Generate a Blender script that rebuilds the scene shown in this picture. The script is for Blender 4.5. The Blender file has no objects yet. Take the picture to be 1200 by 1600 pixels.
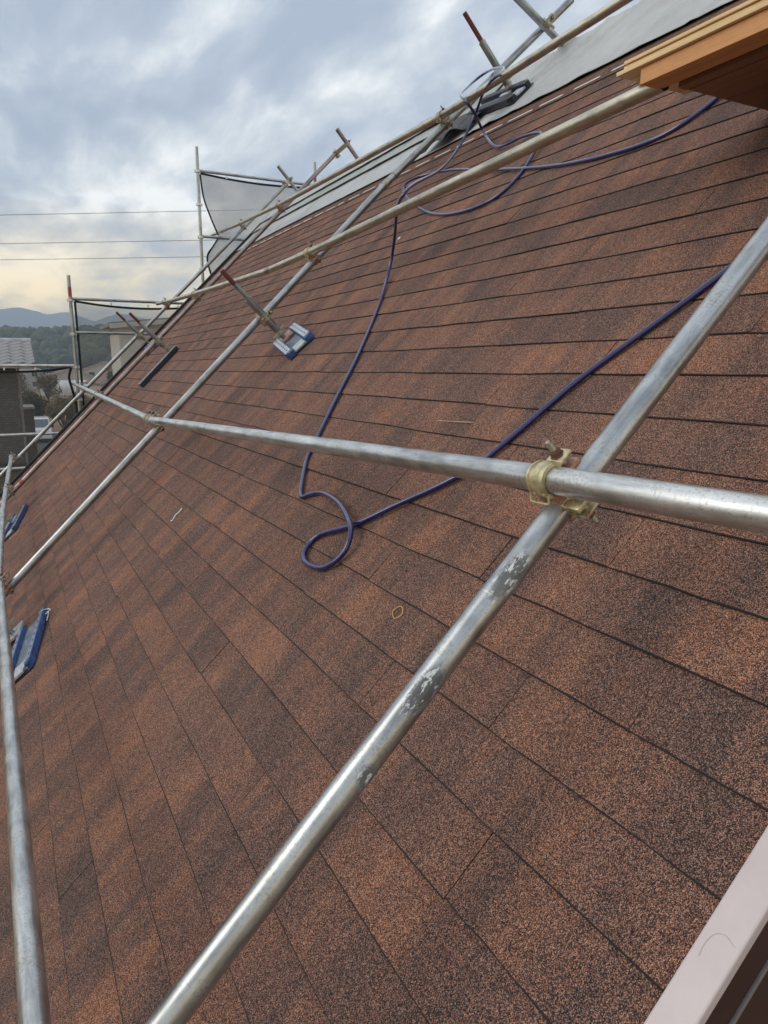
import bpy, bmesh, math, random
from mathutils import Vector, Matrix, noise

R = math.radians
sc = bpy.context.scene
col = sc.collection
rnd = random.Random(7)

# ------------------------------------------------------------------ camera
CAMZ = 5.6
PITCH, AZ = R(11.3695), R(27.7836)
cam = bpy.data.cameras.new("camera")
cam.sensor_fit = 'HORIZONTAL'
cam.sensor_width = 36.0
cam.lens = 36.0 * 1109.0 / 1200.0
cam.clip_start = 0.02
cam.clip_end = 20000.0
camo = bpy.data.objects.new("camera", cam)
camo.location = (0, 0, CAMZ)
camo.rotation_euler = (R(90) - PITCH, 0, -AZ)
col.objects.link(camo)
sc.camera = camo

# ------------------------------------------------------------------ world
SUN_EL, SUN_AZ = R(30), R(-72)          # azimuth from +Y (the ridge direction), negative = towards the eave side
wd = bpy.data.worlds.new("World")
sc.world = wd
wd.use_nodes = True
nt = wd.node_tree
for n_ in list(nt.nodes):
    nt.nodes.remove(n_)


def N(tree, kind, **kw):
    n_ = tree.nodes.new(kind)
    for k, v in kw.items():
        if k in n_.inputs.keys():
            n_.inputs[k].default_value = v
        else:
            setattr(n_, k, v)
    return n_


def L(tree, a, b):
    tree.links.new(a, b)


def ramp(tree, stops, src=None, interp='LINEAR'):
    n_ = tree.nodes.new('ShaderNodeValToRGB')
    cr = n_.color_ramp
    cr.interpolation = interp
    while len(cr.elements) > 1:
        cr.elements.remove(cr.elements[-1])
    cr.elements[0].position = stops[0][0]
    c = stops[0][1]
    cr.elements[0].color = tuple(c) + (1,) if len(c) == 3 else c
    for p, c in stops[1:]:
        e = cr.elements.new(p)
        e.color = tuple(c) + (1,) if len(c) == 3 else c
    if src is not None:
        L(tree, src, n_.inputs[0])
    return n_


def M_(tree, op, a, b=None, c=None, clamp=False):
    n_ = tree.nodes.new('ShaderNodeMath')
    n_.operation = op
    n_.use_clamp = clamp
    for i, v in enumerate((a, b, c)):
        if v is None:
            continue
        if isinstance(v, (int, float)):
            n_.inputs[i].default_value = v
        else:
            L(tree, v, n_.inputs[i])
    return n_.outputs[0]


def mixc(tree, f, a, b, mode='MIX'):
    n_ = tree.nodes.new('ShaderNodeMix')
    n_.data_type = 'RGBA'
    n_.blend_type = mode
    for i, v in ((0, f), (6, a), (7, b)):
        if isinstance(v, (int, float)):
            n_.inputs[i].default_value = v
        elif isinstance(v, (tuple, list)):
            n_.inputs[i].default_value = tuple(v) + ((1,) if len(v) == 3 else ())
        else:
            L(tree, v, n_.inputs[i])
    return n_.outputs[2]


sky = N(nt, 'ShaderNodeTexSky')
sky.sky_type = 'NISHITA'
sky.sun_disc = False
sky.sun_elevation = SUN_EL
sky.sun_rotation = SUN_AZ
sky.air_density = 1.0
sky.dust_density = 1.5
tc = N(nt, 'ShaderNodeTexCoord')
sep = N(nt, 'ShaderNodeSeparateXYZ')
L(nt, tc.outputs['Generated'], sep.inputs[0])
zc = M_(nt, 'MAXIMUM', sep.outputs[2], 0.0)
den = M_(nt, 'ADD', zc, 0.13)
cx_ = M_(nt, 'DIVIDE', sep.outputs[0], den)
cy_ = M_(nt, 'DIVIDE', sep.outputs[1], den)
comb = N(nt, 'ShaderNodeCombineXYZ')
L(nt, cx_, comb.inputs[0]); L(nt, cy_, comb.inputs[1])
mp = N(nt, 'ShaderNodeMapping')
mp.inputs['Rotation'].default_value = (0, 0, R(-32))
mp.inputs['Scale'].default_value = (1.25, 0.55, 1)
mp.inputs['Location'].default_value = (3.1, 1.7, 0)
L(nt, comb.outputs[0], mp.inputs[0])
n1 = N(nt, 'ShaderNodeTexNoise', Scale=1.05, Detail=7.0, Roughness=0.55, Distortion=0.35)
n2 = N(nt, 'ShaderNodeTexNoise', Scale=2.9, Detail=6.0, Roughness=0.55, Distortion=0.6)
L(nt, mp.outputs[0], n1.inputs['Vector']); L(nt, mp.outputs[0], n2.inputs['Vector'])
n3 = N(nt, 'ShaderNodeTexNoise', Scale=6.5, Detail=5.0, Roughness=0.6, Distortion=0.2)
L(nt, mp.outputs[0], n3.inputs['Vector'])
cl = M_(nt, 'ADD', M_(nt, 'MULTIPLY', n1.outputs[0], 0.52), M_(nt, 'ADD', M_(nt, 'MULTIPLY', n2.outputs[0], 0.33), M_(nt, 'MULTIPLY', n3.outputs[0], 0.15)))
crp = ramp(nt, [(0.41, (3.1, 3.65, 4.5)), (0.465, (3.9, 4.4, 5.15)), (0.515, (5.4, 5.8, 6.15)), (0.60, (9.2, 9.2, 8.9))], cl)
# warm break along the horizon under the cloud deck
hz = ramp(nt, [(0.0, (1, 1, 1)), (0.085, (0.95, 0.95, 0.95)), (0.125, (0.45, 0.45, 0.45)), (0.20, (0, 0, 0))], zc)
wm = ramp(nt, [(0.36, (5.6, 5.9, 6.0)), (0.47, (13.5, 10.6, 5.6)), (0.56, (20.0, 15.0, 7.0))], cl)
base = mixc(nt, hz.outputs[0], crp.outputs[0], wm.outputs[0])
tot = mixc(nt, 0.92, sky.outputs[0], base)
bg = N(nt, 'ShaderNodeBackground')
bg.inputs[1].default_value = 0.10
L(nt, tot, bg.inputs[0])
wo = N(nt, 'ShaderNodeOutputWorld')
L(nt, bg.outputs[0], wo.inputs[0])

sun = bpy.data.lights.new("sun", 'SUN')
sun.energy = 0.85
sun.angle = R(34)
sun.color = (1.0, 0.93, 0.82)
so = bpy.data.objects.new("sun", sun)
d_ = Vector((math.sin(SUN_AZ) * math.cos(SUN_EL), math.cos(SUN_AZ) * math.cos(SUN_EL), math.sin(SUN_EL)))
so.rotation_euler = d_.to_track_quat('Z', 'Y').to_euler()
so.location = (-20, 10, 30)
col.objects.link(so)

vs = sc.view_settings
vs.view_transform = 'Standard'
vs.look = 'None'
vs.gamma = 1.0
vs.use_curve_mapping = False
vs.exposure = 0.68

# ------------------------------------------------------------------ roof frame: local (s up the slope, y along the ridge, c off the roof)
ALPHA, HCAM = R(45), 1.07
US = Vector((math.cos(ALPHA), 0, math.sin(ALPHA)))
NN = Vector((-math.sin(ALPHA), 0, math.cos(ALPHA)))
YY = Vector((0, 1, 0))
ORG = Vector((0, 0, CAMZ)) - HCAM * NN
RM = Matrix((US, YY, NN)).transposed().to_4x4()
RM.translation = ORG


def W(s, y, c):
    return ORG + s * US + y * YY + c * NN


# ------------------------------------------------------------------ object helpers
def mesh_obj(name, bm, mats, parent=None, mw=None):
    me = bpy.data.meshes.new(name)
    bm.to_mesh(me)
    bm.free()
    return link(name, me, mats, parent, mw)


def link(name, me, mats, parent=None, mw=None):
    if mats is not None:
        if not isinstance(mats, (list, tuple)):
            mats = [mats]
        if not me.materials:
            for m in mats:
                me.materials.append(m)
    o = bpy.data.objects.new(name, me)
    col.objects.link(o)
    if parent is not None:
        o.parent = parent
    if mw is not None:
        if parent is not None:
            o.matrix_parent_inverse = Matrix.Identity(4)
            o.matrix_local = mw
        else:
            o.matrix_world = mw
    return o


def empty(name, mw=None):
    o = bpy.data.objects.new(name, None)
    o.empty_display_size = 0.1
    col.objects.link(o)
    if mw is not None:
        o.matrix_world = mw
    return o


def tag(o, label=None, cat=None, group=None, kind=None):
    if label: o['label'] = label
    if cat: o['category'] = cat
    if group: o['group'] = group
    if kind: o['kind'] = kind
    return o


def smooth(o, ang=40):
    for p in o.data.polygons:
        p.use_smooth = True
    try:
        o.data.set_sharp_from_angle(angle=R(ang))
    except Exception:
        pass
    return o


def box(bm, lo, hi, mi=0):
    x0, y0, z0 = lo; x1, y1, z1 = hi
    v = [bm.verts.new(p) for p in ((x0, y0, z0), (x1, y0, z0), (x1, y1, z0), (x0, y1, z0), (x0, y0, z1), (x1, y0, z1), (x1, y1, z1), (x0, y1, z1))]
    for f in ((3, 2, 1, 0), (4, 5, 6, 7), (0, 1, 5, 4), (1, 2, 6, 5), (2, 3, 7, 6), (3, 0, 4, 7)):
        fc = bm.faces.new([v[i] for i in f]); fc.material_index = mi
    return v


def bevel(bm, w, seg=2):
    bmesh.ops.bevel(bm, geom=bm.edges[:], offset=w, segments=seg, affect='EDGES', profile=0.5)


def bbox(name, lo, hi, mat, parent=None, mw=None, bev=0.0, seg=2):
    bm = bmesh.new()
    box(bm, lo, hi)
    if bev: bevel(bm, bev, seg)
    return mesh_obj(name, bm, mat, parent, mw)


def lathe(bm, prof, segs=24, axis='Z', mi=0):
    """profile of (radius, height) revolved about local z"""
    rings = []
    for r_, z_ in prof:
        rings.append([bm.verts.new((r_ * math.cos(2 * math.pi * i / segs), r_ * math.sin(2 * math.pi * i / segs), z_)) for i in range(segs)])
    for a, b in zip(rings, rings[1:]):
        for i in range(segs):
            f = bm.faces.new((a[i], a[(i + 1) % segs], b[(i + 1) % segs], b[i])); f.material_index = mi
    return rings


def sweep(bm, pts, rad, segs=12, cap=True):
    pts = [Vector(p) for p in pts]
    n = len(pts)
    T = []
    for i in range(n):
        t = pts[min(i + 1, n - 1)] - pts[max(i - 1, 0)]
        T.append(t.normalized())
    up = Vector((0, 0, 1)) if abs(T[0].z) < 0.9 else Vector((1, 0, 0))
    u = T[0].cross(up).normalized()
    rings = []
    for i in range(n):
        u = (u - T[i] * u.dot(T[i])).normalized()
        v = T[i].cross(u)
        r_ = rad[i] if isinstance(rad, (list, tuple)) else rad
        rings.append([bm.verts.new(pts[i] + r_ * (math.cos(2 * math.pi * k / segs) * u + math.sin(2 * math.pi * k / segs) * v)) for k in range(segs)])
    for a, b in zip(rings, rings[1:]):
        for k in range(segs):
            bm.faces.new((a[k], a[(k + 1) % segs], b[(k + 1) % segs], b[k]))
    if cap:
        bm.faces.new(list(reversed(rings[0]))); bm.faces.new(rings[-1])


def catmull(pts, sub=6):
    P = [Vector(p) for p in pts]
    out = []
    for i in range(len(P) - 1):
        p0 = P[max(i - 1, 0)]; p1 = P[i]; p2 = P[i + 1]; p3 = P[min(i + 2, len(P) - 1)]
        for k in range(sub):
            t = k / sub
            out.append(0.5 * ((2 * p1) + (-p0 + p2) * t + (2 * p0 - 5 * p1 + 4 * p2 - p3) * t * t + (-p0 + 3 * p1 - 3 * p2 + p3) * t ** 3))
    out.append(P[-1])
    return out


# ------------------------------------------------------------------ materials
def mat(name):
    m = bpy.data.materials.new(name)
    m.use_nodes = True
    t = m.node_tree
    b = t.nodes['Principled BSDF']
    return m, t, b


def simple(name, c, rough=0.6, metal=0.0, var=0.25, scale=8.0, bump=0.0, coat=0.0, rvar=0.1):
    m, t, b = mat(name)
    tc_ = N(t, 'ShaderNodeTexCoord')
    nz = N(t, 'ShaderNodeTexNoise', Scale=scale, Detail=5.0, Roughness=0.6)
    L(t, tc_.outputs['Object'], nz.inputs['Vector'])
    lo = tuple(x * (1 - var) for x in c); hi = tuple(min(1, x * (1 + var)) for x in c)
    rp = ramp(t, [(0.3, lo), (0.7, hi)], nz.outputs[0])
    L(t, rp.outputs[0], b.inputs['Base Color'])
    b.inputs['Metallic'].default_value = metal
    rr = M_(t, 'ADD', rough - rvar, M_(t, 'MULTIPLY', nz.outputs[0], 2 * rvar))
    L(t, rr, b.inputs['Roughness'])
    b.inputs['Coat Weight'].default_value = coat
    if bump:
        bp = N(t, 'ShaderNodeBump', Strength=bump, Distance=0.01)
        L(t, nz.outputs[0], bp.inputs['Height']); L(t, bp.outputs[0], b.inputs['Normal'])
    return m


def make_shingle_mat():
    m, t, b = mat('asphalt_shingle')
    geo = N(t, 'ShaderNodeNewGeometry')
    sub = N(t, 'ShaderNodeVectorMath', operation='SUBTRACT')
    L(t, geo.outputs['Position'], sub.inputs[0]); sub.inputs[1].default_value = ORG
    dt = N(t, 'ShaderNodeVectorMath', operation='DOT_PRODUCT')
    L(t, sub.outputs[0], dt.inputs[0]); dt.inputs[1].default_value = US
    s_ = dt.outputs['Value']
    sp = N(t, 'ShaderNodeSeparateXYZ'); L(t, sub.outputs[0], sp.inputs[0])
    y_ = sp.outputs[1]
    k_ = M_(t, 'FLOOR', M_(t, 'DIVIDE', M_(t, 'SUBTRACT', s_, 1.0438), 0.14034))
    wn = N(t, 'ShaderNodeTexWhiteNoise'); wn.noise_dimensions = '1D'
    L(t, k_, wn.inputs['W'])
    off = M_(t, 'MULTIPLY', wn.outputs['Value'], 1.1)
    # blend zones: soft drags of darker and lighter granules running up the slope
    cv = N(t, 'ShaderNodeCombineXYZ')
    L(t, M_(t, 'ADD', M_(t, 'MULTIPLY', y_, 6.2), M_(t, 'ADD', M_(t, 'MULTIPLY', s_, 0.15), off)), cv.inputs[0])
    L(t, M_(t, 'ADD', M_(t, 'MULTIPLY', s_, 1.3), M_(t, 'MULTIPLY', k_, 0.62)), cv.inputs[1])
    zn = N(t, 'ShaderNodeTexNoise', Scale=1.0, Detail=3.5, Roughness=0.6, Distortion=0.2)
    L(t, cv.outputs[0], zn.inputs['Vector'])
    zone = N(t, 'ShaderNodeMapRange'); zone.inputs[1].default_value = 0.36; zone.inputs[2].default_value = 0.64
    L(t, zn.outputs[0], zone.inputs[0])
    # tab to tab changes of the granule blend, with slightly ragged ends
    rg = N(t, 'ShaderNodeTexNoise', Scale=55.0, Detail=3.0, Roughness=0.7)
    L(t, sub.outputs[0], rg.inputs['Vector'])
    yy_ = M_(t, 'ADD', M_(t, 'ADD', M_(t, 'MULTIPLY', y_, 5.3), M_(t, 'MULTIPLY', wn.outputs['Value'], 9.7)), M_(t, 'MULTIPLY', rg.outputs[0], 0.30))
    tb = N(t, 'ShaderNodeTexWhiteNoise'); tb.noise_dimensions = '2D'
    tv = N(t, 'ShaderNodeCombineXYZ')
    L(t, M_(t, 'FLOOR', yy_), tv.inputs[0]); L(t, k_, tv.inputs[1]); L(t, tv.outputs[0], tb.inputs['Vector'])
    zmix = M_(t, 'ADD', M_(t, 'MULTIPLY', zone.outputs[0], 0.62), M_(t, 'MULTIPLY', tb.outputs['Value'], 0.38))
    big = N(t, 'ShaderNodeTexNoise', Scale=0.9, Detail=2.0)
    L(t, sub.outputs[0], big.inputs['Vector'])
    # granules
    vo = N(t, 'ShaderNodeTexVoronoi', Scale=720.0); vo.feature = 'F1'
    L(t, sub.outputs[0], vo.inputs['Vector'])
    vs_ = N(t, 'ShaderNodeSeparateColor'); L(t, vo.outputs['Color'], vs_.inputs[0])
    cl_ = N(t, 'ShaderNodeTexNoise', Scale=230.0, Detail=4.0, Roughness=0.65)
    L(t, sub.outputs[0], cl_.inputs['Vector'])
    g = M_(t, 'ADD', M_(t, 'MULTIPLY', vs_.outputs[0], 0.70), M_(t, 'MULTIPLY', cl_.outputs[0], 0.35))
    g = M_(t, 'ADD', g, M_(t, 'MULTIPLY', M_(t, 'SUBTRACT', zmix, 0.5), 0.22))
    g = M_(t, 'ADD', g, M_(t, 'MULTIPLY', M_(t, 'SUBTRACT', big.outputs[0], 0.5), 0.12))
    md = N(t, 'ShaderNodeTexNoise', Scale=70.0, Detail=4.0, Roughness=0.75)
    L(t, sub.outputs[0], md.inputs['Vector'])
    g = M_(t, 'ADD', g, M_(t, 'MULTIPLY', M_(t, 'SUBTRACT', md.outputs[0], 0.5), 0.26))
    rp = ramp(t, [(0.14, (0.012, 0.010, 0.011)), (0.36, (0.040, 0.026, 0.024)), (0.54, (0.116, 0.057, 0.044)), (0.74, (0.31, 0.139, 0.086)), (0.98, (0.60, 0.36, 0.25))], g)
    hsv = N(t, 'ShaderNodeHueSaturation')
    L(t, rp.outputs[0], hsv.inputs['Color'])
    L(t, M_(t, 'ADD', 0.74, M_(t, 'MULTIPLY', zmix, 0.36)), hsv.inputs['Saturation'])
    L(t, hsv.outputs[0], b.inputs['Base Color'])
    b.inputs['Roughness'].default_value = 0.92
    b.inputs['Specular IOR Level'].default_value = 0.3
    bp = N(t, 'ShaderNodeBump', Strength=0.4, Distance=0.0014)
    L(t, M_(t, 'SUBTRACT', M_(t, 'MULTIPLY', vs_.outputs[1], 0.6), vo.outputs['Distance']), bp.inputs['Height'])
    L(t, bp.outputs[0], b.inputs['Normal'])
    return m


def make_galv(name, base=(0.60, 0.61, 0.60), dirt=(0.16, 0.13, 0.10), warm=0.0, patches=(), red=0.0):
    """galvanised tube: coords along local z; patches = list of (z, angle, length) black worn marks"""
    m, t, b = mat(name)
    tc_ = N(t, 'ShaderNodeTexCoord')
    mp_ = N(t, 'ShaderNodeMapping'); mp_.inputs['Scale'].default_value = (38, 38, 5)
    L(t, tc_.outputs['Object'], mp_.inputs[0])
    st = N(t, 'ShaderNodeTexNoise', Scale=1.0, Detail=6.0, Roughness=0.65)
    L(t, mp_.outputs[0], st.inputs['Vector'])
    bl = N(t, 'ShaderNodeTexNoise', Scale=9.0, Detail=4.0, Roughness=0.6, Distortion=0.6)
    L(t, tc_.outputs['Object'], bl.inputs['Vector'])
    fi = N(t, 'ShaderNodeTexNoise', Scale=170.0, Detail=3.0, Roughness=0.7)
    L(t, tc_.outputs['Object'], fi.inputs['Vector'])
    f1 = M_(t, 'ADD', M_(t, 'MULTIPLY', st.outputs[0], 0.6), M_(t, 'MULTIPLY', bl.outputs[0], 0.4))
    lo = tuple(x * 0.62 for x in base); hi = tuple(min(0.9, x * 1.32) for x in base)
    rp = ramp(t, [(0.38, lo), (0.5, base), (0.62, hi)], f1)
    spots = ramp(t, [(0.60, (0, 0, 0)), (0.70, (1, 1, 1))], M_(t, 'MULTIPLY', fi.outputs[0], M_(t, 'ADD', 0.55, bl.outputs[0])))
    c1 = mixc(t, M_(t, 'MULTIPLY', spots.outputs[0], 0.35), rp.outputs[0], dirt)
    ds = ramp(t, [(0.56, (0, 0, 0)), (0.72, (1, 1, 1))], bl.outputs[0])
    c1 = mixc(t, M_(t, 'MULTIPLY', ds.outputs[0], 0.35), c1, tuple(x * 1.6 for x in dirt))
    # thin scratches round the tube
    mp2 = N(t, 'ShaderNodeMapping'); mp2.inputs['Scale'].default_value = (14, 14, 160); mp2.inputs['Rotation'].default_value = (0.25, 0.1, 0)
    L(t, tc_.outputs['Object'], mp2.inputs[0])
    sc_ = N(t, 'ShaderNodeTexNoise', Scale=1.0, Detail=2.0)
    L(t, mp2.outputs[0], sc_.inputs['Vector'])
    scr = ramp(t, [(0.70, (0, 0, 0)), (0.74, (1, 1, 1))], sc_.outputs[0])
    c1 = mixc(t, M_(t, 'MULTIPLY', scr.outputs[0], 0.45), c1, (0.75, 0.75, 0.72))
    met = 0.96
    met_out = None
    if patches:
        sp = N(t, 'ShaderNodeSeparateXYZ'); L(t, tc_.outputs['Object'], sp.inputs[0])
        total = None
        for (z0, x0, y0, ln) in patches:
            dz = M_(t, 'DIVIDE', M_(t, 'SUBTRACT', sp.outputs[2], z0), ln)
            dx = M_(t, 'DIVIDE', M_(t, 'SUBTRACT', sp.outputs[0], x0), 0.021)
            dy = M_(t, 'DIVIDE', M_(t, 'SUBTRACT', sp.outputs[1], y0), 0.021)
            rr = M_(t, 'ADD', M_(t, 'MULTIPLY', dz, dz), M_(t, 'ADD', M_(t, 'MULTIPLY', dx, dx), M_(t, 'MULTIPLY', dy, dy)))
            v = M_(t, 'SUBTRACT', 1.25, M_(t, 'ADD', rr, M_(t, 'MULTIPLY', M_(t, 'SUBTRACT', M_(t, 'ADD', M_(t, 'MULTIPLY', st.outputs[0], 0.5), M_(t, 'MULTIPLY', fi.outputs[0], 0.5)), 0.5), 3.6)), clamp=True)
            total = v if total is None else M_(t, 'MAXIMUM', total, v)
        pm = ramp(t, [(0.05, (0, 0, 0)), (0.85, (1, 1, 1))], total)
        # flakes of pale paint inside the black mark
        mp3 = N(t, 'ShaderNodeMapping'); mp3.inputs['Scale'].default_value = (95, 95, 38)
        L(t, tc_.outputs['Object'], mp3.inputs[0])
        fl = N(t, 'ShaderNodeTexNoise', Scale=1.0, Detail=6.0, Roughness=0.72)
        L(t, mp3.outputs[0], fl.inputs['Vector'])
        fm = ramp(t, [(0.545, (0, 0, 0)), (0.575, (1, 1, 1))], fl.outputs[0])
        pc = mixc(t, fm.outputs[0], (0.035, 0.036, 0.042), (0.78, 0.80, 0.82))
        c1 = mixc(t, M_(t, 'MULTIPLY', pm.outputs[0], 0.75), c1, pc)
        met_out = M_(t, 'MULTIPLY', M_(t, 'SUBTRACT', 1.0, pm.outputs[0]), met)
    L(t, c1, b.inputs['Base Color'])
    if met_out is not None:
        L(t, met_out, b.inputs['Metallic'])
    else:
        b.inputs['Metallic'].default_value = met
    L(t, M_(t, 'ADD', 0.15, M_(t, 'MULTIPLY', f1, 0.44)), b.inputs['Roughness'])
    bp = N(t, 'ShaderNodeBump', Strength=0.12, Distance=0.002)
    L(t, f1, bp.inputs['Height']); L(t, bp.outputs[0], b.inputs['Normal'])
    return m


def make_gold(name, c=(0.55, 0.46, 0.24), rust=0.25):
    m, t, b = mat(name)
    tc_ = N(t, 'ShaderNodeTexCoord')
    nz = N(t, 'ShaderNodeTexNoise', Scale=45.0, Detail=6.0, Roughness=0.65)
    L(t, tc_.outputs['Object'], nz.inputs['Vector'])
    rp = ramp(t, [(0.3, tuple(x * 0.55 for x in c)), (0.5, c), (0.72, tuple(min(0.85, x * 1.4) for x in c))], nz.outputs[0])
    n2_ = N(t, 'ShaderNodeTexNoise', Scale=28.0, Detail=5.0, Roughness=0.7)
    L(t, tc_.outputs['Object'], n2_.inputs['Vector'])
    rm = ramp(t, [(0.66 - rust * 0.5, (0, 0, 0)), (0.74 - rust * 0.5, (1, 1, 1))], n2_.outputs[0])
    c1 = mixc(t, M_(t, 'MULTIPLY', rm.outputs[0], 0.8), rp.outputs[0], (0.24, 0.10, 0.06))
    L(t, c1, b.inputs['Base Color'])
    L(t, M_(t, 'SUBTRACT', 0.75, M_(t, 'MULTIPLY', rm.outputs[0], 0.65)), b.inputs['Metallic'])
    L(t, M_(t, 'ADD', 0.34, M_(t, 'MULTIPLY', n2_.outputs[0], 0.25)), b.inputs['Roughness'])
    return m


def make_wood(name, a, bcol, scale=1.0):
    m, t, b = mat(name)
    tc_ = N(t, 'ShaderNodeTexCoord')
    mp_ = N(t, 'ShaderNodeMapping'); mp_.inputs['Scale'].default_value = (34 * scale, 1.6 * scale, 40 * scale)
    L(t, tc_.outputs['Object'], mp_.inputs[0])
    wv = N(t, 'ShaderNodeTexNoise', Scale=1.0, Detail=5.0, Roughness=0.6, Distortion=0.8)
    L(t, mp_.outputs[0], wv.inputs['Vector'])
    fi = N(t, 'ShaderNodeTexNoise', Scale=6.0, Detail=4.0)
    mp2 = N(t, 'ShaderNodeMapping'); mp2.inputs['Scale'].default_value = (60, 4, 60)
    L(t, tc_.outputs['Object'], mp2.inputs[0]); L(t, mp2.outputs[0], fi.inputs['Vector'])
    rp = ramp(t, [(0.3, bcol), (0.48, a), (0.6, tuple(x * 0.9 for x in a)), (0.75, tuple(min(1, x * 1.12) for x in a))], wv.outputs[0])
    c1 = mixc(t, 0.25, rp.outputs[0], fi.outputs[0], 'OVERLAY')
    L(t, c1, b.inputs['Base Color'])
    b.inputs['Roughness'].default_value = 0.62
    bp = N(t, 'ShaderNodeBump', Strength=0.2, Distance=0.002)
    L(t, wv.outputs[0], bp.inputs['Height']); L(t, bp.outputs[0], b.inputs['Normal'])
    return m


def make_sheet(name, c=(0.42, 0.42, 0.40), opac=0.5):
    m, t, b = mat(name)
    out = t.nodes['Material Output']
    tr = N(t, 'ShaderNodeBsdfTransparent')
    df = N(t, 'ShaderNodeBsdfDiffuse'); tl = N(t, 'ShaderNodeBsdfTranslucent')
    tc_ = N(t, 'ShaderNodeTexCoord')
    nz = N(t, 'ShaderNodeTexNoise', Scale=3.0, Detail=4.0)
    L(t, tc_.outputs['Object'], nz.inputs['Vector'])
    rp = ramp(t, [(0.3, tuple(x * 0.88 for x in c)), (0.7, tuple(x * 1.1 for x in c))], nz.outputs[0])
    L(t, rp.outputs[0], df.inputs[0]); L(t, rp.outputs[0], tl.inputs[0])
    mx = N(t, 'ShaderNodeMixShader'); mx.inputs[0].default_value = 0.5
    L(t, df.outputs[0], mx.inputs[1]); L(t, tl.outputs[0], mx.inputs[2])
    m2 = N(t, 'ShaderNodeMixShader'); m2.inputs[0].default_value = opac
    L(t, tr.outputs[0], m2.inputs[1]); L(t, mx.outputs[0], m2.inputs[2])
    L(t, m2.outputs[0], out.inputs[0])
    t.nodes.remove(b)
    return m


MT = {}
MT['shingle'] = make_shingle_mat()
MT['asphalt_and_lap_shade'] = simple('asphalt_and_lap_shade', (0.018, 0.014, 0.013), 0.9)
MT['galv'] = make_galv('galvanised_tube')
MT['galv_grey'] = make_galv('galvanised_tube_grey', base=(0.40, 0.42, 0.42))
MT['galv_worn'] = make_galv('galvanised_tube_worn', base=(0.45, 0.47, 0.48), patches=((1.335, 0.010, 0.022, 0.050), (1.57, 0.012, 0.021, 0.055), (1.17, -0.004, 0.024, 0.024)))
MT['galv_warm'] = make_galv('galvanised_tube_warm', base=(0.54, 0.50, 0.40))
MT['galv_old'] = make_galv('galvanised_tube_old', base=(0.37, 0.39, 0.39))
MT['galv_red'] = make_galv('galvanised_tube_rusty', base=(0.34, 0.28, 0.26), dirt=(0.22, 0.11, 0.09))
MT['gold'] = make_gold('yellow_zinc', c=(0.58, 0.52, 0.33), rust=0.14)
MT['gold2'] = make_gold('dull_zinc', c=(0.46, 0.42, 0.33), rust=0.15)
MT['rustcu'] = make_gold('coppery_steel', c=(0.52, 0.33, 0.25), rust=0.30)
MT['rust'] = simple('rusty_nut', (0.16, 0.085, 0.06), 0.7, 0.3, 0.4, 60, 0.2)
MT['bolt'] = simple('bolt_steel', (0.42, 0.38, 0.30), 0.42, 0.8, 0.35, 90)
MT['redpaint'] = simple('red_paint', (0.17, 0.045, 0.042), 0.6, 0.0, 0.4, 40, 0.1)
MT['redband'] = simple('red_band', (0.34, 0.07, 0.06), 0.5, 0.0, 0.2, 40)
MT['blue'] = simple('blue_paint', (0.035, 0.085, 0.24), 0.42, 0.0, 0.6, 22, 0.05)
MT['lightblue'] = simple('scuffed_blue_paint', (0.22, 0.30, 0.42), 0.4, 0.2, 0.35, 40)
MT['bluedark'] = simple('dark_blue_paint', (0.03, 0.055, 0.16), 0.45, 0.0, 0.3, 30, 0.05)
MT['silver'] = simple('pale_zinc_plate', (0.50, 0.54, 0.58), 0.42, 0.4, 0.3, 45)
MT['steelblue'] = simple('blue_grey_plate', (0.16, 0.19, 0.24), 0.5, 0.3, 0.5, 30)
MT['black'] = simple('black_rubber', (0.014, 0.015, 0.020), 0.5, 0.0, 0.3, 40)
MT['navy'] = simple('navy_channel', (0.016, 0.02, 0.035), 0.4, 0.0, 0.3, 40)
MT['hose'] = simple('blue_hose', (0.010, 0.012, 0.105), 0.16, 0.0, 0.12, 12, 0.0, 0.8, 0.05)
MT['under'] = simple('grey_underlayment', (0.42, 0.435, 0.435), 0.5, 0.0, 0.12, 5.0, 0.12)
MT['under2'] = simple('green_grey_underlayment', (0.33, 0.36, 0.345), 0.55, 0.0, 0.14, 6.0, 0.12)
MT['felt'] = simple('black_felt', (0.03, 0.031, 0.034), 0.6, 0.0, 0.3, 20, 0.1)
MT['white'] = simple('white_mark', (0.78, 0.76, 0.74), 0.7, 0.0, 0.15, 60)
MT['trim'] = simple('pale_trim', (0.56, 0.485, 0.48), 0.38, 0.0, 0.06, 14, 0.04)
MT['maroon'] = simple('maroon_board', (0.034, 0.011, 0.013), 0.45, 0.0, 0.2, 18)
MT['greyline'] = simple('grey_sealant', (0.20, 0.18, 0.18), 0.6)
MT['deck'] = simple('roof_deck', (0.03, 0.026, 0.024), 0.9)
MT['wood'] = make_wood('fresh_softwood', (0.64, 0.32, 0.125), (0.32, 0.13, 0.045), 0.7)
MT['wood2'] = make_wood('pale_softwood', (0.78, 0.58, 0.32), (0.44, 0.25, 0.10), 0.8)
MT['ply'] = make_wood('plywood', (0.26, 0.125, 0.065), (0.16, 0.07, 0.035), 0.6)
MT['sheet'] = make_sheet('scaffold_mesh', (0.15, 0.14, 0.12), 0.36)
MT['sheet_pale'] = make_sheet('scaffold_mesh_pale', (0.52, 0.52, 0.51), 0.70)
MT['sheet_dark'] = make_sheet('scaffold_mesh_dark', (0.11, 0.11, 0.11), 0.36)
MT['hem'] = simple('black_hem', (0.012, 0.012, 0.013), 0.8)
MT['band'] = simple('rubber_band', (0.72, 0.42, 0.13), 0.5)
MT['straw'] = simple('straw', (0.5, 0.36, 0.22), 0.7)

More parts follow.
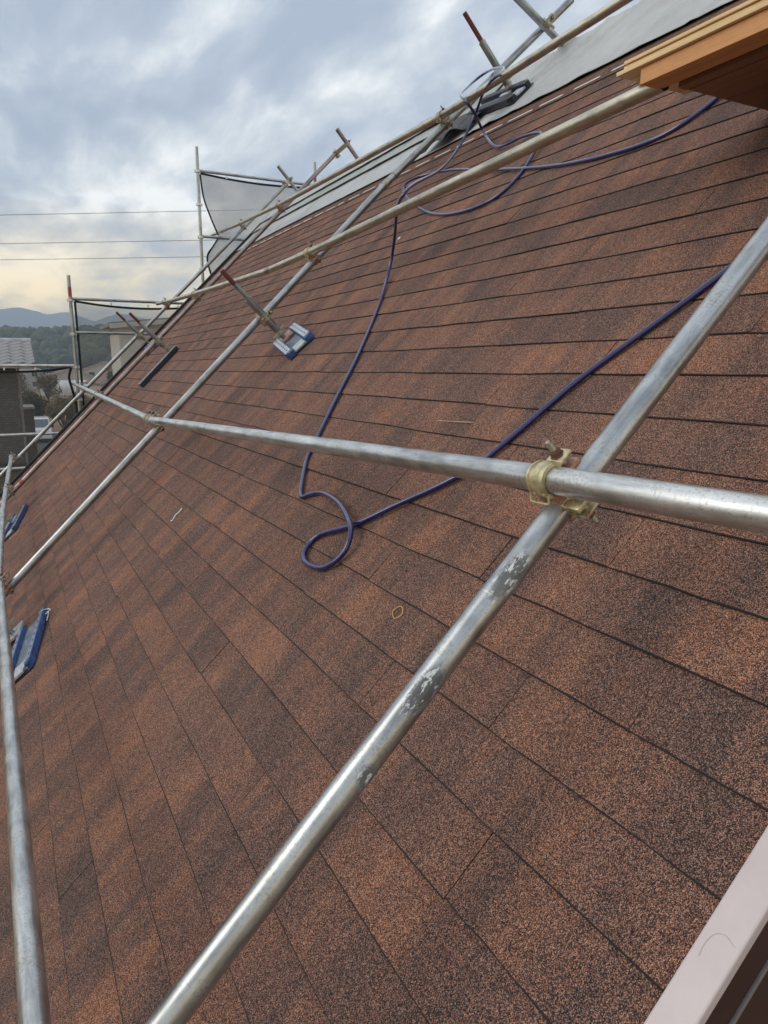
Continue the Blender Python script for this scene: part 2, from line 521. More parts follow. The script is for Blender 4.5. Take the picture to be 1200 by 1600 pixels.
# ================================================================== THE HOUSE
Y0, Y1 = 0.525, 10.70
S_EAVE, S_RIDGE = -2.46, 4.25
COURSE, S_REF = 0.14034, 1.0438
house = empty('house', Matrix.Translation((ORG.x, 5.6, 0)))
tag(house, 'house under repair with steep brown shingle roof and bare grey ridge', 'house')
HI = house.matrix_world.inverted()


def rl(m=None):
    """roof frame expressed in the house's space"""
    return HI @ RM @ (m or Matrix.Identity(4))


bm = bmesh.new()
box(bm, (S_EAVE, Y0 + 0.01, -0.03), (S_RIDGE, Y1 - 0.01, -0.001))
roof = mesh_obj('roof', bm, MT['deck'], house, rl())

bm = bmesh.new()          # the slope on the far side of the ridge, in roof coords it falls along -c
box(bm, (S_RIDGE - 0.03, Y0, -6.6), (S_RIDGE - 0.002, Y1, -0.031))
mesh_obj('far_slope', bm, MT['shingle'], house, rl())

# walls under the roof
ze = W(S_EAVE, 0, -0.05).z
xe = W(S_EAVE, 0, -0.05).x + 0.45
xr = W(S_RIDGE, 0, 0).x
zr = W(S_RIDGE, 0, -0.1).z
bm = bmesh.new()
prof = [(xe, 0), (2 * xr - xe, 0), (2 * xr - xe, ze + 0.35), (xr, zr - 0.12), (xe, ze + 0.35)]
a = [bm.verts.new((x - house.location.x, Y0 + 0.35 - house.location.y, z)) for x, z in prof]
b = [bm.verts.new((x - house.location.x, Y1 - 0.35 - house.location.y, z)) for x, z in prof]
bm.faces.new(a); bm.faces.new(list(reversed(b)))
for i in range(5):
    bm.faces.new((a[(i + 1) % 5], a[i], b[i], b[(i + 1) % 5]))
bmesh.ops.recalc_face_normals(bm, faces=bm.faces[:])
mesh_obj('wall', bm, simple('cream_siding', (0.45, 0.41, 0.36), 0.8, 0, 0.15, 3), house)


# shingle pieces
def shingle_mesh(seed, w):
    r_ = random.Random(seed)
    n = 7
    xs = [0.0, 0.175]
    verts, faces, mi = [], [], []
    low = [0.0016 * r_.uniform(-1, 1) + 0.0012 * math.sin(3 * i / n + seed) for i in range(n + 1)]
    lb_ = r_.uniform(-0.0012, 0.0012)
    lift = [0.0075 + lb_ + r_.uniform(-0.0010, 0.0012) for i in range(n + 1)]
    for i in range(n + 1):
        y = w * i / n
        ed = 0.0025 + r_.uniform(-0.0012, 0.0012)
        verts += [(low[i], y, 0.0030), (low[i], y, lift[i] - 0.0008), (low[i] + ed, y, lift[i]), (0.19, y, 0.0012)]
    for i in range(n):
        a0 = 4 * i; b0 = 4 * (i + 1)
        faces.append((a0 + 2, a0 + 3, b0 + 3, b0 + 2)); mi.append(0)
        faces.append((a0 + 1, a0 + 2, b0 + 2, b0 + 1)); mi.append(1)  # lap shade line painted as a dark strip on the top face
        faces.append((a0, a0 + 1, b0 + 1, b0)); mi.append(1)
    faces.append((0, 3, 2, 1)); mi.append(0)
    e = 4 * n
    faces.append((e, e + 1, e + 2, e + 3)); mi.append(0)
    return verts, faces, mi


VAR = [shingle_mesh(i, 0.998) for i in range(8)]
VMESH = []
for i, (v, f, mi) in enumerate(VAR):
    me = bpy.data.meshes.new('shingle')
    me.from_pydata(v, [], [tuple(reversed(q)) if False else q for q in f])
    me.materials.append(MT['shingle']); me.materials.append(MT['asphalt_and_lap_shade'])
    for p, k in zip(me.polygons, mi):
        p.material_index = k
    VMESH.append(me)

places = []
for k in range(-25, 17):
    s0 = S_REF + COURSE * k
    off = (k * 0.37 + rnd.uniform(-0.06, 0.06)) % 1.0
    y = Y0 - off
    while y < Y1 - 0.01:
        ya, yb = max(y, Y0), min(y + 1.0, Y1)
        if yb - ya > 0.03:
            mid = Vector((s0 + 0.07, (ya + yb) / 2, 0))
            places.append((s0 + rnd.uniform(-0.0015, 0.0015), ya, (yb - ya) + (0.0016 if rnd.random() > 0.2 else rnd.uniform(-0.0012, 0.0006)), rnd.randrange(8), mid))
        y += 1.0


def cam_px(s, y, c=0):
    v = camo_inv @ W(s, y, c)
    return v


bpy.context.view_layer.update()
camo_inv = camo.matrix_world.inverted()


def score(p):
    best = 0
    for t_ in (0.05, 0.5, 0.95):
        v = cam_px(p[0] + 0.07, p[1] + p[2] * t_)
        if v.z < -0.1:
            ax, ay = abs(v.x / v.z) * 1109 / 600, abs(v.y / v.z) * 1109 / 800
            if ax < 1.06 and ay < 1.06:
                best = max(best, p[2] / (v.z * v.z))
    return best


places.sort(key=lambda p: -score(p))
rest_v, rest_f, rest_m = [], [], []
for i, (s0, ya, w, vi, mid) in enumerate(places):
    if i < 300:
        o = link('shingle', VMESH[vi], None, roof, Matrix.Translation((s0, ya + 0.0005, 0)) @ Matrix.Diagonal((1, w - 0.002, 1, 1)))
    else:
        v, f, mi = VAR[vi]
        b0 = len(rest_v)
        rest_v += [(x + s0, ya + 0.0005 + yy * (w - 0.002), z) for x, yy, z in v]
        rest_f += [tuple(q + b0 for q in ff) for ff in f]
        rest_m += mi
me = bpy.data.meshes.new('shingle_courses')
me.from_pydata(rest_v, [], rest_f)
me.materials.append(MT['shingle']); me.materials.append(MT['asphalt_and_lap_shade'])
for p, k in zip(me.polygons, rest_m):
    p.material_index = k
tag(link('shingle_courses', me, None, roof, Matrix.Identity(4)), kind='stuff')

# dashed white line printed on the top course
y = 0.60
dash_me = bpy.data.meshes.new('printed_dash')
bm = bmesh.new(); box(bm, (-0.008, 0, -0.001), (0.008, 1, 0.0012)); bm.to_mesh(dash_me); bm.free()
dash_me.materials.append(MT['white'])
while y < Y1 - 0.3:
    ln = rnd.uniform(0.20, 0.25) if rnd.random() > 0.18 else rnd.uniform(0.08, 0.14)
    o = link('printed_dash', dash_me, None, roof, Matrix.Translation((3.327 + rnd.uniform(-0.003, 0.003), y, 0.0094)) @ Matrix.Diagonal((1, ln, 1, 1)))
    o.rotation_euler = (0, math.atan2(0.0093, 0.19), rnd.uniform(-0.006, 0.006))
    y += ln + rnd.uniform(0.07, 0.10)


# underlayment along the ridge
def under_sheet(name, sa, ya, yb, base, mat_, wr, seed, wrap=0.5, edge=0.0, ds=0.025, dy=0.04, calm=False):
    bm = bmesh.new()
    path = []
    s = sa
    while s < S_RIDGE - 0.02:
        path.append((s, 0.0)); s += ds
    path += [(S_RIDGE - 0.012, 0.003), (S_RIDGE + 0.004, -0.002), (S_RIDGE + 0.010, -0.02)]
    z = -0.06
    while z > -wrap:
        path.append((S_RIDGE + 0.010, z)); z -= 0.06
    ny = int((yb - ya) / dy)
    rows = []
    for j in range(ny + 1):
        y = ya + (yb - ya) * j / ny
        row = []
        for i, (s, c) in enumerate(path):
            q = Vector((s * 3.0 + y * 1.8 + seed, y * 2.2 - s * 1.2, seed))
            w1 = noise.noise(q * 1.3) ; w2 = noise.noise(q * 3.7 + Vector((5, 1, 2)))
            fold = max(0.0, 1 - abs(noise.noise(Vector((s * 1.8 + y * 2.6, y * 0.9 - s * 2.0, seed + 4))) * 6.0))
            d = wr * (0.5 * abs(w1) + 0.25 * abs(w2) + 0.7 * fold)
            s2 = s
            if i == 0:
                s2 += 0.009 * noise.noise(Vector((y * 1.1, seed, 0))) + 0.006 * noise.noise(Vector((y * 5, seed, 3)))
            d *= min(1.0, 0.35 + 0.2 * i)
            if calm and y > 4.6:
                d *= max(0.2, 1 - (y - 4.6) * 2)
            lip = edge * math.exp(-i * 0.9)
            if c < -0.001:
                row.append(bm.verts.new((s2 + base + d * 0.8, y, c)))
            else:
                row.append(bm.verts.new((s2, y, c + base + d + lip)))
        rows.append(row)
    for a, b in zip(rows, rows[1:]):
        for i in range(len(path) - 1):
            bm.faces.new((a[i], a[i + 1], b[i + 1], b[i]))
    o = mesh_obj(name, bm, mat_, roof, Matrix.Identity(4))
    sm = o.modifiers.new('solid', 'SOLIDIFY'); sm.thickness = 0.0022; sm.offset = 1
    smooth(o, 50)
    return o


tag(under_sheet('underlayment', 3.45, Y0, Y1 - 0.02, 0.011, MT['under'], 0.030, 3.1, edge=0.004, calm=True), 'smooth pale grey underlayment along the ridge')
tag(under_sheet('underlayment', 3.815, 4.95, Y1 - 0.03, 0.028, MT['under2'], 0.007, 8.4, edge=0.006), 'greenish grey underlayment strip overlapping the pale sheet')
tag(under_sheet('underlayment', 3.995, 5.25, Y1 - 0.04, 0.044, MT['under'], 0.007, 12.7, edge=0.006), 'uppermost underlayment strip over the ridge')

# crumpled loose flap beside the ridge foot
bm = bmesh.new()
rows = []
for i in range(15):
    row = []
    for j in range(9):
        u, v = i / 14, j / 8
        s = 3.47 + 0.36 * v + 0.03 * math.sin(u * 9) - 0.05 * u * (1 - v)
        y = 4.72 + 0.62 * u
        c = 0.03 + 0.055 * abs(noise.noise(Vector((u * 3.2, v * 2.5, 1.3)))) * (1.5 - v) + 0.035 * (1 - v) * math.sin(u * math.pi)
        row.append(bm.verts.new((s, y, c)))
    rows.append(row)
for a, b in zip(rows, rows[1:]):
    for j in range(8):
        bm.faces.new((a[j], a[j + 1], b[j + 1], b[j]))
fl = mesh_obj('felt_flap', bm, MT['felt'], roof, Matrix.Identity(4))
sm = fl.modifiers.new('solid', 'SOLIDIFY'); sm.thickness = 0.003; sm.offset = 1
smooth(fl, 60)

# verge trims and barge boards
bbox('verge_trim', (S_EAVE - 0.02, 0.4745, -0.004), (S_RIDGE - 0.01, 0.5285, 0.0135), MT['trim'], house, rl(), 0.003)
bbox('barge_board', (S_EAVE - 0.02, 0.480, -0.068), (S_RIDGE - 0.01, 0.512, -0.0045), MT['maroon'], house, rl(), 0.002)
bbox('sealant_strip', (S_EAVE - 0.02, 0.478, -0.077), (S_RIDGE - 0.02, 0.510, -0.0685), MT['greyline'], house, rl())
bbox('barge_board', (S_EAVE - 0.02, 0.482, -0.30), (S_RIDGE - 0.01, 0.512, -0.0775), MT['maroon'], house, rl(), 0.002)
bbox('verge_trim', (S_EAVE - 0.02, Y1 - 0.004, -0.03), (S_RIDGE - 0.01, Y1 + 0.05, 0.042), MT['black'], house, rl(), 0.004)
bbox('barge_board', (S_EAVE - 0.02, Y1 + 0.004, -0.30), (S_RIDGE - 0.01, Y1 + 0.044, -0.031), MT['maroon'], house, rl(), 0.002)
bbox('gutter', (S_EAVE - 0.11, Y0 - 0.05, -0.11), (S_EAVE - 0.022, Y1 + 0.05, -0.02), MT['maroon'], house, rl(), 0.01)

# ================================================================== SCAFFOLD TUBES
PR = 0.0243


def frame_z(p0, p1, up=None):
    z = (p1 - p0).normalized()
    ref = Vector(up) if up is not None else NN
    x = ref - z * ref.dot(z)
    if x.length < 1e-4:
        x = Vector((1, 0, 0)) - z * z.x
    x.normalize()
    y = z.cross(x)
    m = Matrix((x, y, z)).transposed().to_4x4()
    m.translation = p0
    return m


def pipe_world(name, pts, mat_, label, cat='scaffold pipe', group=None, rad=PR, up=None, collars=()):
    """pts in world space; collars = (distance, length, radius, material)"""
    fr = frame_z(pts[0], pts[-1], up)
    inv = fr.inverted()
    lp = [inv @ p for p in pts]
    bm = bmesh.new()
    segs = 28
    # densify for a slight sag
    dense = []
    for a, b in zip(lp, lp[1:]):
        for k in range(4):
            dense.append(a.lerp(b, k / 4))
    dense.append(lp[-1])
    z0, z1 = dense[0], dense[-1]
    rings = []
    for i, p in enumerate(dense):
        rings.append([bm.verts.new((p.x + rad * math.cos(2 * math.pi * k / segs), p.y + rad * math.sin(2 * math.pi * k / segs), p.z)) for k in range(segs)])
    for a, b in zip(rings, rings[1:]):
        for k in range(segs):
            bm.faces.new((a[k], a[(k + 1) % segs], b[(k + 1) % segs], b[k]))
    for p, ring, sgn in ((z0, rings[0], 1), (z1, rings[-1], -1)):     # open ends with a wall and a bore
        inner = [bm.verts.new((p.x + rad * 0.88 * math.cos(2 * math.pi * k / segs), p.y + rad * 0.88 * math.sin(2 * math.pi * k / segs), p.z)) for k in range(segs)]
        deep = [bm.verts.new((v.co.x, v.co.y, v.co.z + sgn * 0.12)) for v in inner]
        for k in range(segs):
            q = (ring[k], inner[k], inner[(k + 1) % segs], ring[(k + 1) % segs])
            bm.faces.new(q if sgn > 0 else tuple(reversed(q)))
            q = (inner[k], deep[k], deep[(k + 1) % segs], inner[(k + 1) % segs])
            bm.faces.new(q if sgn > 0 else tuple(reversed(q)))
        bm.faces.new(deep if sgn < 0 else list(reversed(deep)))
    bmesh.ops.recalc_face_normals(bm, faces=bm.faces[:])
    o = mesh_obj(name, bm, mat_, None, fr)
    smooth(o, 35)
    tag(o, label, cat, group)
    for dist, ln, r_, cm in collars:
        bm = bmesh.new()
        lathe(bm, [(rad * 0.98, dist - ln / 2), (r_, dist - ln / 2 + 0.002), (r_, dist + ln / 2 - 0.002), (rad * 0.98, dist + ln / 2)], 24)
        c = mesh_obj('joint_collar', bm, cm, o, Matrix.Identity(4))
        smooth(c, 35)
    return o


def pipe(name, pts, mat_, label, **kw):
    return pipe_world(name, [W(*p) for p in pts], mat_, label, **kw)


def lerp_at(pts, y):
    """point on a roof-space polyline at ridge coordinate y"""
    for a, b in zip(pts, pts[1:]):
        if (a[1] - y) * (b[1] - y) <= 0:
            t = (y - a[1]) / (b[1] - a[1])
            return tuple(a[i] + t * (b[i] - a[i]) for i in range(3))
    return pts[-1] if abs(pts[-1][1] - y) < abs(pts[0][1] - y) else pts[0]


P1 = [(-1.3, 0.943, 0.30), (4.6, 0.943, 0.30)]
P2a = [(-1.25, 4.70, 0.215), (2.62, 4.665, 0.215)]
P2b = [(2.62, 4.665, 0.215), (4.40, 4.27, 0.215)]
P3 = [(-1.1, 8.17, 0.21), (4.42, 8.28, 0.21)]
P4 = [(-1.45, 10.66, 0.20), (4.52, 10.18, 0.20)]
HP1 = [(0.482, -0.5, 0.372), (0.446, 0.943, 0.360), (0.343, 4.75, 0.2775)]
HP1b = [(0.345, 4.75, 0.2775), (0.512, 12.1, 0.268)]
Mp = [(1.942, 1.722, 0.351), (1.885, 4.45, 0.278), (1.868, 5.55, 0.262)]
Mb = [(1.868, 5.55, 0.262), (1.93, 7.6, 0.268), (2.03, 9.6, 0.263), (2.135, 11.05, 0.26)]
T1 = [(3.24, -0.3, 0.366), (3.235, 0.943, 0.362), (3.212, 4.40, 0.278), (3.212, 4.60, 0.276)]
T2 = [(3.212, 4.60, 0.276), (3.375, 7.95, 0.275), (3.625, 10.25, 0.272), (3.93, 12.6, 0.282)]
LP1 = [(-0.73, 0.3, 0.37), (-0.775, 0.943, 0.362), (-0.982, 4.72, 0.278)]
LP2 = [(-0.992, 4.72, 0.278), (-0.955, 7.0, 0.278), (-0.805, 10.72, 0.266)]

pipe('scaffold_pipe', P1, MT['galv_worn'], 'galvanised pipe with black worn patches running up the slope beside the pale verge trim')
pipe('scaffold_pipe', P2a, MT['galv_grey'], 'grey pipe running up the slope carrying the white and blue plate foot')
pipe('scaffold_pipe', P2b, MT['galv_old'], 'dull pipe continuing up past the ridge from the collared joint',
     collars=((0.02, 0.03, 0.0268, MT['gold2']), (0.10, 0.006, 0.0256, MT['rust'])))
pipe('scaffold_pipe', P3, MT['galv_red'], 'reddish stained pipe running up the slope with the long black channel foot', collars=((0.34, 0.05, 0.0246, MT['redband']),))
pipe('scaffold_pipe', P4, MT['galv_old'], 'outermost grey pipe running up the slope just inside the far verge', collars=((1.05, 0.12, 0.0262, MT['silver']), (0.72, 0.03, 0.026, MT['silver'])))
pipe('scaffold_pipe', HP1, MT['galv'], 'bright pipe lying across the slope over the blue hose')
pipe('scaffold_pipe', HP1b, MT['galv'], 'thin looking pipe carrying on beyond the paired clamps past the far verge', collars=((4.0, 0.03, 0.027, MT['gold2']),))
pipe('scaffold_pipe', Mp, MT['galv_warm'], 'yellowish pipe under the timber platform, hose draped over it', collars=((3.78, 0.10, 0.0246, MT['galv_red']),))
pipe('scaffold_pipe', Mb, MT['galv_warm'], 'yellowish pipe continuing from the stained joint to the far verge')
pipe('scaffold_pipe', T1, MT['galv_warm'], 'uppermost cross pipe in front of the grey ridge sheet')
pipe('scaffold_pipe', T2, MT['galv_warm'], 'uppermost cross pipe continuing over the far verge to the mesh sheet', collars=((0.10, 0.16, 0.0246, MT['galv_red']), (0.20, 0.02, 0.027, MT['gold2'])))
pipe('scaffold_pipe', LP1, MT['galv'], 'pale pipe along the lower slope near the eave, over the blue foot')
pipe('scaffold_pipe', LP2, MT['galv'], 'pale pipe along the lower slope continuing to the far corner by the tiled house')
# tubes of the other slope that cross at the ridge
pipe('scaffold_pipe', [(3.74, 4.06, 0.72), (4.66, 4.62, -0.55)], MT['galv_old'], 'dark pipe crossing at the ridge behind the timber platform end')
pipe('scaffold_pipe', [(4.50, 8.10, 0.40), (4.50, 8.16, -0.45)], MT['galv_red'], 'short rust topped pipe crossing at the ridge above the stained pipe')
pipe('scaffold_pipe', [(4.60, 10.22, 0.44), (4.60, 10.28, -0.5)], MT['galv_old'], 'short grey pipe crossing at the ridge in front of the mesh sheet')


# ------------------------------------------------------------------ clamps
def band(bm, a0, a1, r0, r1, w, n=18, cx=0.0, cz=0.0):
    """pressed strap about the local x axis: flanged rims and a raised rib"""
    pr = []
    sec = ((-w, r0), (-w, r1 + 0.0030), (-w * 0.86, r1 + 0.0030), (-w * 0.80, r1), (-w * 0.40, r1), (-w * 0.26, r1 + 0.0034), (w * 0.26, r1 + 0.0034), (w * 0.40, r1), (w * 0.80, r1), (w * 0.86, r1 + 0.0030), (w, r1 + 0.0030), (w, r0))
    m_ = len(sec)
    for i in range(n + 1):
        a = a0 + (a1 - a0) * i / n
        c, s = math.cos(a), math.sin(a)
        pr.append([bm.verts.new((x, r * c, cz + r * s)) for x, r in sec])
    for p, q in zip(pr, pr[1:]):
        for k in range(m_):
            bm.faces.new((p[k], p[(k + 1) % m_], q[(k + 1) % m_], q[k]))
    bm.faces.new(pr[0]); bm.faces.new(list(reversed(pr[-1])))


D_CL = 0.0325
CLM = {}


def clamp_meshes():
    def fin(name, bm):
        bmesh.ops.recalc_face_normals(bm, faces=bm.faces[:])
        me = bpy.data.meshes.new(name); bm.to_mesh(me); bm.free()
        for p in me.polygons: p.use_smooth = True
        try: me.set_sharp_from_angle(angle=R(38))
        except Exception: pass
        return me
    bm = bmesh.new()                                   # cap over the tube, flange on +y
    band(bm, R(22), R(205), PR + 0.0006, PR + 0.0046, 0.0205, 24, cz=D_CL)
    bm2 = bmesh.new(); box(bm2, (-0.0195, 0.020, D_CL + 0.0075), (0.0195, 0.060, D_CL + 0.0145)); bevel(bm2, 0.0025)
    tmp = bpy.data.meshes.new('t'); bm2.to_mesh(tmp); bm2.free(); bm.from_mesh(tmp)
    CLM['cap'] = fin('clamp_cap', bm)
    bm = bmesh.new()                                   # body under the tube
    band(bm, R(200), R(345), PR + 0.0003, PR + 0.0050, 0.0235, 16, cz=D_CL)
    bm2 = bmesh.new()
    box(bm2, (-0.0235, 0.0215, D_CL - 0.018), (0.0235, 0.060, D_CL - 0.0065))
    bevel(bm2, 0.002)
    tmp = bpy.data.meshes.new('t'); bm2.to_mesh(tmp); bm2.free(); bm.from_mesh(tmp)
    CLM['body'] = fin('clamp_body', bm)
    bm = bmesh.new()                                   # mid block
    box(bm, (-0.024, -0.024, -0.0095), (0.024, 0.024, 0.0095)); bevel(bm, 0.003)
    CLM['block'] = fin('clamp_block', bm)
    bm = bmesh.new()                                   # bolt
    lathe(bm, [(0.0, D_CL - 0.020), (0.0055, D_CL - 0.020)] + sum([[(0.0058, D_CL - 0.019 + i * 0.003), (0.0050, D_CL - 0.0175 + i * 0.003)] for i in range(22)], []) + [(0.0045, D_CL + 0.049), (0.0, D_CL + 0.0495)], 12)
    for v in bm.verts: v.co.y += 0.043
    CLM['bolt'] = fin('bolt', bm)
    bm = bmesh.new()                                   # hex nut with flange
    lathe(bm, [(0.0, D_CL + 0.0150), (0.0125, D_CL + 0.0150), (0.0125, D_CL + 0.0172), (0.0105, D_CL + 0.0175), (0.0105, D_CL + 0.0265), (0.0092, D_CL + 0.0275), (0.0, D_CL + 0.0275)], 6)
    for v in bm.verts: v.co.y += 0.043
    CLM['nut'] = fin('nut', bm)
    bm = bmesh.new()                                   # hinge wire loop on -y
    yb, w = -0.0335, 0.0225
    pts = [(-w, yb + 0.004, D_CL - 0.004), (-w, yb - 0.003, D_CL - 0.013), (-w + 0.004, yb - 0.006, D_CL - 0.0165), (w - 0.004, yb - 0.006, D_CL - 0.0165), (w, yb - 0.003, D_CL - 0.013), (w, yb + 0.004, D_CL - 0.004)]
    sweep(bm, catmull(pts, 4), 0.0022, 8)
    CLM['loop'] = fin('hinge_loop', bm)
    bm = bmesh.new()                                   # hinge pin
    sweep(bm, [(-0.025, -0.0275, D_CL - 0.008), (0.025, -0.0275, D_CL - 0.008)], 0.0045, 10)
    CLM['pin'] = fin('hinge_pin', bm)


clamp_meshes()
SW = Matrix(((0, 1, 0, 0), (1, 0, 0, 0), (0, 0, -1, 0), (0, 0, 0, 1)))


def clamp(pa, pb, da, db, label, mats=('gold', 'rustcu'), group='clamps joining the scaffold pipes', flip=False, full=True):
    """pa on the upper tube, pb on the lower tube (roof coords), da / db their directions"""
    A, B = W(*pa), W(*pb)
    z = (A - B).normalized()
    mid = (A + B) / 2
    da = (RM.to_3x3() @ Vector(da))
    x = (da - z * da.dot(z)).normalized()
    y = z.cross(x)
    if y.dot(US) < 0 and not flip:
        x = -x; y = -y
    m = Matrix((x, y, z)).transposed().to_4x4(); m.translation = mid
    e = empty('pipe_clamp', m)
    tag(e, label, 'pipe clamp', group)
    k = (A - B).length / (2 * D_CL)
    sh = (A - B).length / 2 - D_CL
    for tr, ca, cb in ((Matrix.Translation((0, 0, sh)), mats[0], mats[1]), (SW @ Matrix.Translation((0, 0, sh)), mats[-1], mats[-1])):
        lst = [('clamp_cap', 'cap', ca), ('clamp_body', 'body', cb), ('bolt', 'bolt', 'bolt'), ('nut', 'nut', 'rust')]
        if full:
            lst += [('hinge_loop', 'loop', ca), ('hinge_pin', 'pin', 'gold2')]
        for nm, key, mk in lst:
            me = CLM[key]
            o = bpy.data.objects.new(nm, me)
            if not me.materials: me.materials.append(MT['gold2'])
            col.objects.link(o)
            o.parent = e
            o.matrix_local = tr
            o.material_slots[0].link = 'OBJECT'
            o.material_slots[0].material = MT[mk]
    o = bpy.data.objects.new('clamp_block', CLM['block'])
    if not CLM['block'].materials: CLM['block'].materials.append(MT['gold2'])
    col.objects.link(o); o.parent = e
    o.matrix_local = Matrix.Diagonal((1, 1, max(1.0, (sh + 0.0085) / 0.0085), 1))
    o.material_slots[0].link = 'OBJECT'; o.material_slots[0].material = MT[mats[1]]
    return e


def cross(up, low, label, dy=0.0, mats=('gold', 'rustcu'), shift=0.0, full=True):
    """clamp where an upper cross tube passes a slope tube"""
    ylow = (low[0][1] + low[-1][1]) / 2
    for _ in range(4):
        a = lerp_at(up, ylow)
        t = (a[0] - low[0][0]) / (low[-1][0] - low[0][0])
        b = tuple(low[0][i] + t * (low[-1][i] - low[0][i]) for i in range(3))
        ylow = b[1]
    a = lerp_at(up, ylow)
    va = Vector(up[-1]) - Vector(up[0]); vb = Vector(low[-1]) - Vector(low[0])
    return clamp(a, b, va.normalized(), vb.normalized(), label, mats, full=full)


cross(HP1, P1, 'yellow zinc clamp with rusty nut joining the bright pipe and worn pipe', mats=('gold', 'rustcu', 'gold'))
cross(HP1, P2a, 'dull clamp under the bright cross pipe beside the paired clamp rings', mats=('gold2', 'gold2'))
cross(Mp, P2a, 'yellow clamp with pink body where the hose pipe meets the collared pipe', mats=('gold', 'rustcu'))
cross(T1, P2b, 'clamp below the hose loop at the red stained joint', mats=('gold2', 'gold2'))
cross(LP1, P2a, 'coppery clamp at the foot of the plate carrying pipe', mats=('gold2', 'rustcu'))
cross(LP2, P3, 'clamp at the foot of the reddish stained pipe', mats=('gold2', 'gold2'))
cross(LP2, P4, 'clamp at the end of the eave pipe on the outermost pipe', mats=('gold2', 'gold2'))
cross(HP1b, P3, 'clamp joining the reddish stained pipe to the pipe past the far verge', mats=('gold2', 'gold2'))
cross(HP1b, P4, 'clamp joining the outermost pipe beside the scaffold post', mats=('gold2', 'gold2'))
cross(Mb, P3, 'clamp on the reddish stained pipe near the far end of the yellowish pipe', mats=('gold2', 'gold2'))
cross(Mb, P4, 'coppery clamp at the very end of the yellowish pipe', mats=('gold2', 'rustcu'))
cross(T2, P3, 'pinkish clamp on the uppermost pipe above the reddish pipe', mats=('gold2', 'rustcu'))
cross(T2, P4, 'clamp on the uppermost pipe above the outermost pipe', mats=('gold2', 'gold2'))
# ridge crossings
clamp((4.10, 4.245, 0.225), (4.16, 4.325, 0.215), (0.58, 0.36, -0.8), (0.97, -0.22, 0), 'clamp high on the ridge joining two dull pipes against the sky', ('gold2', 'gold2'))
clamp((4.50, 8.12, 0.21), (4.40, 8.28, 0.21), (0, 0.07, -1), (1, 0, 0), 'clamp joining the short rust topped pipe at the ridge', ('gold2', 'gold2'))
clamp((4.60, 10.23, 0.21), (4.48, 10.17, 0.20), (0, 0.07, -1), (1, 0, 0), 'clamp joining the short grey pipe at the ridge', ('gold2', 'gold2'))
clamp((0.3445, 4.80, 0.2775), (0.3445, 4.80, 0.2155), (0, 1, 0), (1, 0, 0), 'pipe ring clamp next to the dull clamp on the joint of the cross pipe', ('gold2', 'gold2'))


# ------------------------------------------------------------------ roof jacks (feet)
def thread_mesh(z0, z1, r1=0.0172, r0=0.0150, pitch=0.008):
    bm = bmesh.new()
    prof = [(0.0, z0)]
    z = z0
    while z < z1:
        prof += [(r1, z), (r1, z + pitch * 0.35), (r0, z + pitch * 0.5), (r0, z + pitch * 0.85)]
        z += pitch
    prof += [(r1 * 0.9, z), (0.0, z)]
    lathe(bm, prof, 14)
    return bm


